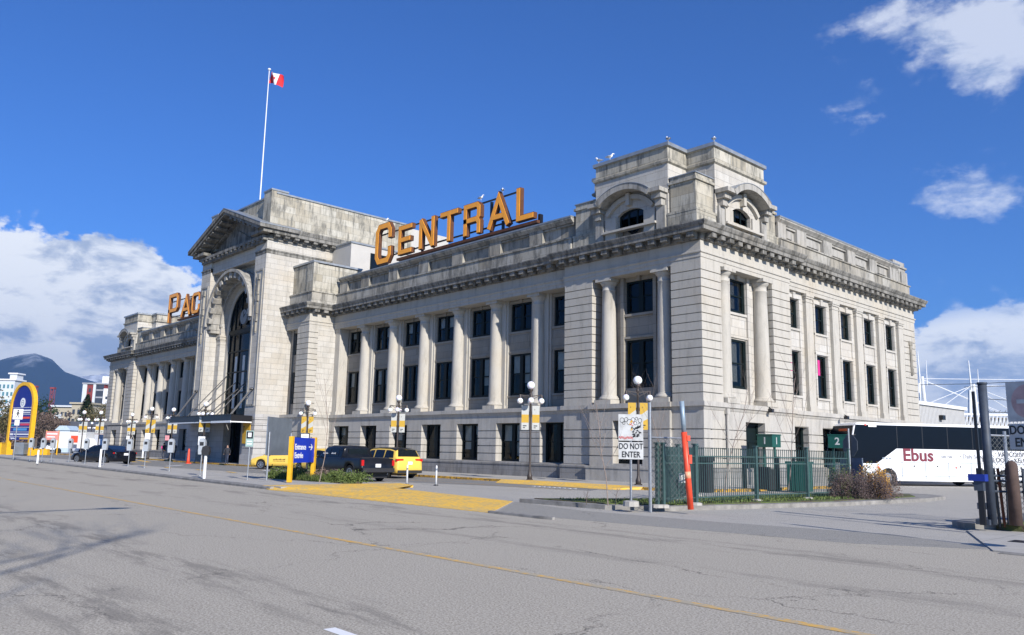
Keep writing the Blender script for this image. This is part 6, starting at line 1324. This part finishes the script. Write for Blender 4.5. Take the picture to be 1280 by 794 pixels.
b = MB(); b.box(L, L+5.5, -.5, 12, 0, 21.0); b.build('white_end_wall', WHITE, e); b = MB(); [b.box(L+.9+1.7*j, L+1.7+1.7*j, -.56, -.5, 2.2+2.5*i, 3.2+2.5*i) for i in range(7) for j in range(3)]; b.build('windows', FGL, e); b = MB(); b.box(L*.72, L+4, 2, 9, 22.5, 25.6); b.build('penthouse', WHITE, e)
tower_block(60, 85, 235, 12.0, FBE, 'low cream apartment block with balconies left of the conifer', 4, 5, FGL, FW, 14, (.1, .6, FW)); tower_block(84, 109, 228, 12.6, FBE, 'ochre low apartment block just left of the conifer', 4, 4, FGL, FBE, 12, (.55, .95, FW))
e = empty('low_house', 'long low house with a dark grey pitched roof behind the sedan', 'building', gd(70, 160, 0), 0); q = gd(156, 160, 0); dv = q-e.location; e.rotation_euler.z = math.atan2(dv.y, dv.x); L = dv.length
b = MB(); b.box(0, L, 0, 9, 0, 3.2); b.build('wall', FW, e); b = MB(); b.prism([(-.6, 3.1), (9.6, 3.1), (6, 6.0), (3, 6.0)], -.5, L+.5, lambda y, z, t: (t, y, z)); b.build('roof', simple('slate_roof', (.075, .08, .095), .8, var=.2, scale=1), e)
b = MB(); [b.box(1+2.8*i, 2.2+2.8*i, -.06, 0, 1.0, 2.2) for i in range(5)]; b.build('windows', FGL, e)
for px, D, w, h, m_, lab in ((76, 140, 2.4, 4.6, simple('pale_blue_tank', (.42, .52, .60), .6, var=.15), 'pale blue white kiosk roof left of the far lamps'), (124, 138, 4.6, 3.3, simple('red_white_kiosk', (.5, .42, .40), .7, var=.2, scale=2), 'red and white kiosk beyond the sedan tail')):
    e = empty('kiosk', lab, 'kiosk', gd(px, D, 0), FACE); b = MB(); b.box(-w/2, w/2, 0, 3, 0, h-.8); b.build('wall', m_, e); b = MB(); b.prism([(-w/2-.2, h-.8), (w/2+.2, h-.8), (w/4, h), (-w/4, h)], -.2, 3.2, F2); b.build('roof', m_, e)
CRN = simple('crane_red', (.28, .05, .05), .6, var=.1)
for px, D, h, lab in ((58.5, 420, 29.5, 'red lattice crane mast left of the cream apartments'), (36, 425, 30.5, 'red lattice crane tip just above the arched sign')):
    e = empty('crane_mast', lab, 'crane', gd(px, D, 0), FACE, 'red crane masts'); b = MB()
    for x in (-.8, .8):
        for y in (-.8, .8): b.bar((x, y, 0), (x, y, h), .2)
    k = 0
    while k < h-2: b.bar((-.8, -.8, k), (.8, -.8, k+2.4), .15); b.bar((.8, -.8, k), (-.8, -.8, k+2.4), .15); k += 2.4
    b.box(-1.1, 1.1, -1.1, 1.1, h, h+.8); b.build('lattice', CRN, e)

# ------------------------------------------------------------ mountains
def mtn(name, prof, Dm, depth, seed, snow, cold):
    from mathutils import noise as nz
    m, g, b_ = newmat(name+'_forest'); P = pos(g); sp = g.new('ShaderNodeSeparateXYZ', i_0=P); n = g.noise(P, .0035, 8, .65); n2 = g.noise(P, .012, 6, .6)
    f = g.rng(g.math('ADD', sp.outputs[2], g.math('MULTIPLY', g.math('SUBTRACT', n, .5), 520)), snow[0], snow[1], 0, 1)
    f = g.math('MULTIPLY', f, g.rng(n2, .35, .6, .25, 1)); g.put(b_.inputs['Base Color'], g.mix(f, g.mix(n2, c4(cold), c4(tuple(x*1.6 for x in cold))), (.75, .78, .82, 1))); b_.inputs['Roughness'].default_value = .95
    cols, rows = 150, 46; vs = []; p0, p1 = prof[0][0], prof[-1][0]
    for i in range(cols+1):
        px = p0+(p1-p0)*i/cols; ph = interp([(a, c) for a, c in prof], px)[0]; d = (at(px, 560, 1)-CP); d.z = 0; d = d*(1/ (d.dot(Vector((_f.x, _f.y, 0)).normalized())))
        for j in range(rows+1):
            t = j/rows; dist = Dm+depth*(t-.55); q = CP+d*dist; s = math.sin(min(t/.55, 1)*PI/2)**1.3 if t < .55 else math.cos((t-.55)/.45*PI/2)
            H = (ph*.95/1006*Dm)*s; rg = nz.fractal(Vector((q.x/620+seed, q.y/620, 0)), 1.0, 2.1, 6)*.16*H*(1-.8*abs(t-.55 < .02))
            vs.append((q.x, q.y, max(-5, H+rg*(0.35 if abs(t-.55) < .03 else 1))))
    b = MB(); b.smooth = True; R_ = rows+1; b.add(vs, [(i*R_+j, (i+1)*R_+j, (i+1)*R_+j+1, i*R_+j+1) for i in range(cols) for j in range(rows)]); o = b.build(name, m, None, recalc=False); struct(o); return o
mtn('mountain', [(-260, 40), (-120, 75), (-40, 96), (0, 108), (30, 114), (52, 108), (70, 92), (100, 82), (128, 74), (160, 55), (230, 36), (420, 15)], 6000, 2600, 3.3, (560, 760), (.010, .020, .028))
mtn('far_snowy_ridge', [(-200, 60), (0, 80), (80, 84), (120, 88), (150, 84), (175, 78), (240, 50), (420, 20)], 8600, 2200, 8.1, (260, 620), (.02, .03, .045))

# ------------------------------------------------------------ trees
def branch_tree(name, lab, cat, loc, h, r, mat, levels=3, spread=.5, nb=5, seed=1, group=None, stake=False, droop=0.0, up=.6, leafy=None, leafn=0, leafsize=.1):
    rr = random.Random(seed); e = empty(name, lab, cat, loc, 0, group); tb = MB(); bb = MB(); tips = []
    def grow(mb, p, d, L, rad, lev):
        n = 4; pts = [p]; q = p.copy(); dd = d.copy()
        for i in range(n):
            dd = (dd+Vector((rr.gauss(0, .10), rr.gauss(0, .10), rr.gauss(0, .05)+(.05 if lev else 0)))).normalized(); q = q+dd*L/n; pts.append(q.copy())
        mb.tube(pts, [rad*(1-.6*i/n) for i in range(n+1)], 6 if lev < 2 else 4, cap=False)
        if lev >= levels: tips.append(pts[-1]); tips.append(pts[2]); return
        k = nb if lev else nb+2
        for i in range(k):
            t = rr.uniform(.35, 1) if lev else .30+.68*(i+.5)/k
            idx = min(int(t*n), n-1); s = pts[idx]+(pts[idx+1]-pts[idx])*(t*n-idx); a = rr.uniform(0, 2*PI)+i*2.4; out = Vector((math.cos(a), math.sin(a), up+rr.uniform(-.15, .3)-droop*lev)).normalized(); nd = (dd*.35+out*spread*1.6).normalized()
            grow(bb, s, nd, L*rr.uniform(.42, .60)*(1.1-.35*t), rad*(1-.6*t)*.55, lev+1)
    grow(tb, Vector((0, 0, 0)), Vector((0, 0, 1)), h*.95, r, 0); tb.build('trunk', mat, e, recalc=False); bb.build('crown', mat, e, recalc=False)
    if leafy:
        lb = MB()
        for i in range(leafn):
            p = rr.choice(tips)+Vector((rr.gauss(0, leafsize*1.8), rr.gauss(0, leafsize*1.8), rr.gauss(0, leafsize*1.5))); a = Vector((rr.gauss(0, 1), rr.gauss(0, 1), rr.gauss(0, 1))).normalized(); c = a.orthogonal().normalized(); lb.add([p-a*leafsize*.5, p+c*leafsize*.3, p+a*leafsize*.5, p-c*leafsize*.3], [(0, 1, 2, 3)])
        lb.build('leaves', leafy, e, recalc=False)
    return e
LEAFH = leafmat('hedge_twig', (.045, .032, .03), (.15, .11, .10))
SG = 'bare young street trees'
branch_tree('sapling', 'bare twiggy young tree left of the graffiti covered sign', 'young tree', gp(760, 632, .16), 3.3, .018, TWIG, 2, .45, 7, 11, SG, up=1.1)
branch_tree('sapling', 'bare young tree between the corner lamp and the orange pole', 'young tree', gd(843, 33, .0), 4.4, .022, TWIG, 2, .5, 6, 5, SG, up=1.2)
branch_tree('sapling', 'bare young tree beside the station corner behind the fence', 'young tree', gd(905, 33.5, .1), 4.9, .022, TWIG, 2, .5, 6, 8, SG, up=1.1)
branch_tree('sapling', 'bare young tree standing beside bay sign 1', 'young tree', gd(985, 33.5, .1), 5.2, .022, TWIG, 2, .5, 6, 21, SG, up=1.2)
branch_tree('sapling', 'bare slender young tree between the blue sign and the pickup', 'young tree', gp(399, 604, .14), 4.9, .022, TWIG, 1, .45, 5, 14, SG, up=1.8)
branch_tree('weed', 'dry twiggy weed on the soil right of the young tree', 'weed', gp(769, 631, .15), .5, .012, TWIG, 2, .9, 5, 3); branch_tree('weed', 'tiny dark dead stalk on the soil left of the young tree', 'weed', gp(733, 631, .15), .42, .014, BARK, 1, .7, 4, 9)
# hedge bushes
def bush(name, lab, px, D, w, d, h, mat, n, size, seed, z=.15, twigs=True):
    rr = random.Random(seed); p = gd(px, D, z); e = empty(name, lab, 'bush', p, FACE); b = MB()
    for i in range(n):
        a = rr.uniform(0, 2*PI); ph = math.asin(rr.random()); rad = rr.uniform(.55, 1.0)**.5*(1+.22*math.sin(a*3+seed)+.18*math.sin(a*7+2)+.12*rr.gauss(0, 1)*.4)
        x, y, zz = w/2*rad*math.cos(a)*math.cos(ph)**.55, d/2*rad*math.sin(a)*math.cos(ph)**.55, h*rad*math.sin(ph)*.92+.02
        q = Vector((x, y, zz)); v = Vector((rr.gauss(0, 1), rr.gauss(0, 1), rr.gauss(0, 1)+.3)).normalized(); c = v.orthogonal().normalized(); s = size*rr.uniform(.5, 1.2)
        b.add([q-v*s*.5, q+c*s*.32, q+v*s*.5, q-c*s*.32], [(0, 1, 2, 3)])
    b.build('foliage', mat, e, recalc=False); b = MB()
    for i in range(26 if twigs else 12):
        a = rr.uniform(0, 2*PI); k = rr.uniform(.3, 1.02); b.tube([(0+w*.2*math.cos(a)*k, d*.2*math.sin(a)*k, 0), (w*.38*math.cos(a)*k, d*.38*math.sin(a)*k, h*.6), (w*.44*math.cos(a+.2)*k, d*.44*math.sin(a+.2)*k, h*rr.uniform(.7, .98))], [.010, .006, .003], 4, cap=False)
    b.build('stems', TWIG, e, recalc=False)
bush('hedge', 'rounded bare purplish brown hedge at the right end of the green fence', 1075, 31.0, 2.2, 2.0, 1.0, LEAFH, 14000, .05, 4)
bush('shrub', 'orange and yellow leaved shrub at the right of the bare hedge', 1096, 31.6, 1.0, 1.3, 1.12, LEAFY, 2200, .10, 6); bush('shrub', 'green leaved shrub at the left end of the hedge against the fence', 1052, 31.8, .9, .9, 1.15, LEAFG, 1200, .10, 7); bush('shrub', 'olive green shrub poking up behind the hedge', 1081, 32.8, .8, .8, 1.3, LEAFG, 900, .1, 8); bush('shrub', 'thin grey brown shrub at the far right of the hedge group', 1108, 32.4, 1.0, 1.0, 1.0, LEAFT, 1500, .07, 9)
bush('shrub', 'small green shrub left of the blue entrance sign', 347, 39.8, .9, .7, .55, LEAFG, 900, .10, 12, .12, False); bush('shrub', 'low green shrub between the blue sign posts', 377, 39.6, 1.4, .9, .6, LEAFG, 1500, .10, 13, .12, False); bush('shrub', 'low mixed green shrub below the pickup rear wheel', 430, 37.5, 2.0, 1.1, .5, LEAFG, 2000, .10, 14, .12, False); bush('shrub', 'low straggly shrub right of the blue sign', 405, 38.6, 1.6, 1.0, .5, LEAFT, 1500, .09, 15, .12, False)

# distant trees
def conifer(px, D, h, w, lab, mat, seed):
    rr = random.Random(seed); e = empty('conifer', lab, 'tree', gd(px, D, 0)); b = MB(); b.tube([(0, 0, 0), (0, 0, h*.9)], [.5, .1], 6); b.build('trunk', BARK, e); b = MB()
    for i in range(5200):
        t = rr.random()**1.35; a = rr.uniform(0, 2*PI); rad = w/2*(1-t)**.85*(.35+.65*rr.random()**.4)*(1+.2*math.sin(a*4+t*18))+.1; q = Vector((rad*math.cos(a), rad*math.sin(a), h*.06+h*.94*t)); s = rr.uniform(.35, .8); v = Vector((math.cos(a), math.sin(a), rr.uniform(-.6, .1))); c = Vector((-math.sin(a), math.cos(a), rr.uniform(-.2, .2)))
        b.add([q-v*s*.6, q+c*s*.35, q+v*s*.6, q-c*s*.35], [(0, 1, 2, 3)])
    b.build('crown', mat, e, recalc=False)
conifer(103, 205, 14.0, 7.6, 'dark pointed conifer in front of the red and white tower', LEAFD, 2)
def round_tree(px, D, h, w, lab, mat, seed, n=3000, size=.5):
    rr = random.Random(seed); e = empty('broadleaf_tree', lab, 'tree', gd(px, D, 0)); b = MB(); b.tube([(0, 0, 0), (0, 0, h*.6)], [.3, .15], 6)
    for i in range(9): a = i*2.4; b.tube([(0, 0, h*.3), (w*.3*math.cos(a), w*.3*math.sin(a), h*.75)], [.12, .03], 5)
    b.build('trunk', BARK, e); b = MB(); cl = [(Vector((rr.gauss(0, w*.2), rr.gauss(0, w*.2), h*.6+rr.gauss(0, h*.14))), rr.uniform(.5, 1)*w*.22) for _ in range(16)]
    for i in range(n):
        c0, r0 = rr.choice(cl); q = c0+Vector((rr.gauss(0, 1), rr.gauss(0, 1), rr.gauss(0, 1)))*r0*.55; v = Vector((rr.gauss(0, 1), rr.gauss(0, 1), rr.gauss(0, 1))).normalized(); c = v.orthogonal().normalized(); s = size*rr.uniform(.4, 1.1); b.add([q-v*s*.5, q+c*s*.35, q+v*s*.5, q-c*s*.35], [(0, 1, 2, 3)])
    b.build('crown', mat, e, recalc=False)
round_tree(126, 190, 11.5, 9, 'brown and green leafy tree right of the conifer', LEAFB, 3); round_tree(3, 150, 10.5, 9, 'dull brown tree behind the arched sign at the left edge', LEAFB, 4); round_tree(44, 170, 10.0, 8, 'dark evergreen rounded tree right of the arched sign', LEAFD, 5)
round_tree(54, 150, 8.5, 6, 'bare reddish brown tree right of the arched sign', LEAFT, 6, 1800, .4); round_tree(64, 160, 8.0, 6, 'bare brown tree below the cream apartments', LEAFT, 7, 1800, .4); round_tree(79, 165, 6.5, 6, 'low brown tree in front of the slate roof house', LEAFT, 8, 1500, .4)
o = None
b = MB(); rr = random.Random(31)
for i in range(9000):
    px = rr.uniform(-60, 150); D = rr.uniform(215, 235) if px > 60 else rr.uniform(180, 235); q = gd(px, D, 0); q.z = rr.uniform(.1, 5.5+1.5*math.sin(px*.13)); s = rr.uniform(.4, .9); v = Vector((rr.gauss(0, 1), rr.gauss(0, 1), rr.gauss(0, 1))).normalized(); c = v.orthogonal().normalized(); b.add([q-v*s, q+c*s*.7, q+v*s, q-c*s*.7], [(0, 1, 2, 3)])
o = b.build('distant_thicket', LEAFT, None, recalc=False); struct(o, 'stuff'); o['label'] = 'brown winter thicket along the far edge of the car park'; o['category'] = 'thicket'

# ------------------------------------------------------------ people
SKIN = simple('skin', (.42, .25, .18), .6, var=.05); HAIR = simple('dark_hair', (.02, .015, .012), .7, var=.1)
def person(loc, rz, h, coat, legs, lab, bag=None, stride=.22):
    e = empty('person', lab, 'person', loc, rz); k = h/1.72
    V = {'pel': (0, 0, .92), 'sp': (0, .01, 1.12), 'ch': (0, 0, 1.34), 'nk': (0, 0, 1.47), 'hd': (0, -.02, 1.58), 'tp': (0, -.015, 1.68)}
    P = [V['pel'], V['sp'], V['ch'], V['nk'], V['hd'], V['tp']]; rad = [.155, .14, .17, .055, .085, .06]; E = [(0, 1), (1, 2), (2, 3), (3, 4), (4, 5)]
    for s in (-1, 1):
        i = len(P); st_ = stride*s; P += [(s*.10, 0, .86), (s*.10, -st_*.6, .48), (s*.10, -st_*.2+st_*.25, .09), (s*.10, -.12-st_*.05+st_*.1, .035)]; rad += [.095, .062, .045, .038]; E += [(0, i), (i, i+1), (i+1, i+2), (i+2, i+3)]
        i = len(P); P += [(s*.20, 0, 1.38), (s*.25, st_*.4, 1.12), (s*.23, -.1+st_*.5, .92), (s*.225, -.13+st_*.5, .83)]; rad += [.06, .046, .034, .03]; E += [(2, i), (i, i+1), (i+1, i+2), (i+2, i+3)]
    me = bpy.data.meshes.new('body'); me.from_pydata([tuple(c*k for c in p) for p in P], E, []); o = bpy.data.objects.new('body', me); COL.objects.link(o)
    md = o.modifiers.new('skin', 'SKIN')
    for v, r in zip(me.skin_vertices[0].data if me.skin_vertices else [], rad): v.radius = (r*k, r*k)
    if not me.skin_vertices:
        bm = bmesh.new(); bm.from_mesh(me); ly = bm.verts.layers.skin.verify(); bm.verts.ensure_lookup_table()
        for v, r in zip(bm.verts, rad): v[ly].radius = (r*k, r*k); v[ly].use_root = (v.index == 0)
        bm.to_mesh(me); bm.free()
    sb = o.modifiers.new('sub', 'SUBSURF'); sb.levels = sb.render_levels = 2; bpy.context.view_layer.update()
    m2 = bpy.data.meshes.new_from_object(o.evaluated_get(bpy.context.evaluated_depsgraph_get())); bpy.data.objects.remove(o)
    for m in (coat, legs, SKIN, HAIR): m2.materials.append(m)
    for p in m2.polygons:
        z = p.center.z/k; p.use_smooth = True; p.material_index = 2 if z > 1.46 or (abs(p.center.x) > .19*k and z < .9) else (0 if z > .84 else 1)
    body = put('body', m2, e)
    b = MB(); b.smooth = True; b.sphere((0, .02*k, 1.62*k), .105*k, 12, 1.05); b.v = [(x, max(y, -.045*k) if z < 1.63*k else y, z) for x, y, z in b.v]; b.build('hair', HAIR, e)
    b = MB(); b.smooth = True; b.sphere((0, -.105*k, 1.585*k), .018*k, 6); b.build('nose', SKIN, e)
    if bag: b = MB(); b.smooth = True; b.sphere((0, .2*k, 1.22*k), .17*k, 12, 1.3); b.build('backpack', bag, e)
PINKC = simple('bright_pink', (.75, .06, .25), .7, var=.05); DKC = simple('dark_coat', (.02, .022, .03), .8, var=.2); JEAN = simple('dark_jeans', (.03, .04, .07), .8, var=.2)
person(gd(204, 88, .12), FACE+R(70), 1.75, DKC, JEAN, 'person in dark clothes with a bright pink backpack walking by the shaded left wing', PINKC)
person(gd(216.5, 89, .12), FACE+R(200), 1.8, DKC, DKC, 'person all in black walking beside the shaded left wing windows')
person(gd(283, 69, .12), FACE, 1.65, DKC, JEAN, 'person in dark clothes standing in the shade under the canopy')
# lit orange notices in left wing windows
for i, px in enumerate((202, 218, 234)):
    p = at(px, 541, 98 if i == 0 else 95); e = empty('window_poster', ('orange poster glowing in the first shaded window of the left wing', 'orange poster in the second shaded window of the left wing', 'orange poster in the shaded window closest to the canopy')[i], 'poster', (p.x, WY+.50, 2.6), 0, 'orange posters in the left wing windows'); b = MB(); b.box(-.35, .35, 0, .03, 0, .75); b.build('sheet', simple('dull_orange', (.28, .05, .02), .7, var=.1), e)

# ------------------------------------------------------------ what throws the shadows on the near road: a street tree and a lamp behind the viewer
def toward(px, py, h): g0 = gp(px, py, 0); return g0+Vector((SUN.x, SUN.y, 0))*(h/SUN.z)
p = toward(-70, 700, 13.5); branch_tree('street_tree', 'large bare street tree behind the viewer whose shadow falls on the near road', 'tree', (p.x, min(p.y, -37.8), .12), 16.0, .15, BARK, 3, .8, 7, 17)
p = toward(128, 638, 9.0)
e = empty('road_lamp', 'tall curved arm road lamp behind the viewer casting a thin curved shadow', 'street lamp', (p.x-.2, min(p.y-3.0, -39.6), .12)); hy = p.y-e.location.y
b = MB(); b.smooth = True; b.tube([(0, 0, 0), (0, 0, 6.5), (0, .3, 7.9), (-.1, hy*.5, 8.8), (-.1, hy, 9.0)], [.11, .08, .06, .05, .045], 8); b.build('pole', GP, e); b = MB(); b.smooth = True; b.tube([(-.1, hy-.1, 9.0), (-.1, hy+.35, 9.0), (-.1, hy+.8, 8.98)], [.07, .15, .06], 8); b.build('lamp_head', GP, e)

# ------------------------------------------------------------ air
b = MB(); b.box(-9300, 400, -2600, 9500, -8, 900); hz = b.build('haze', [], None); struct(hz, 'stuff')
m = bpy.data.materials.new('air'); m.use_nodes = True; g = G(m.node_tree); g.n.clear(); out = g.new('ShaderNodeOutputMaterial'); pv = g.new('ShaderNodeVolumePrincipled'); pv.inputs['Color'].default_value = (.30, .58, 1, 1); pv.inputs['Density'].default_value = 9e-5; pv.inputs['Anisotropy'].default_value = .2; g.l.new(pv.outputs[0], out.inputs['Volume'])
hz.data.materials.append(m)
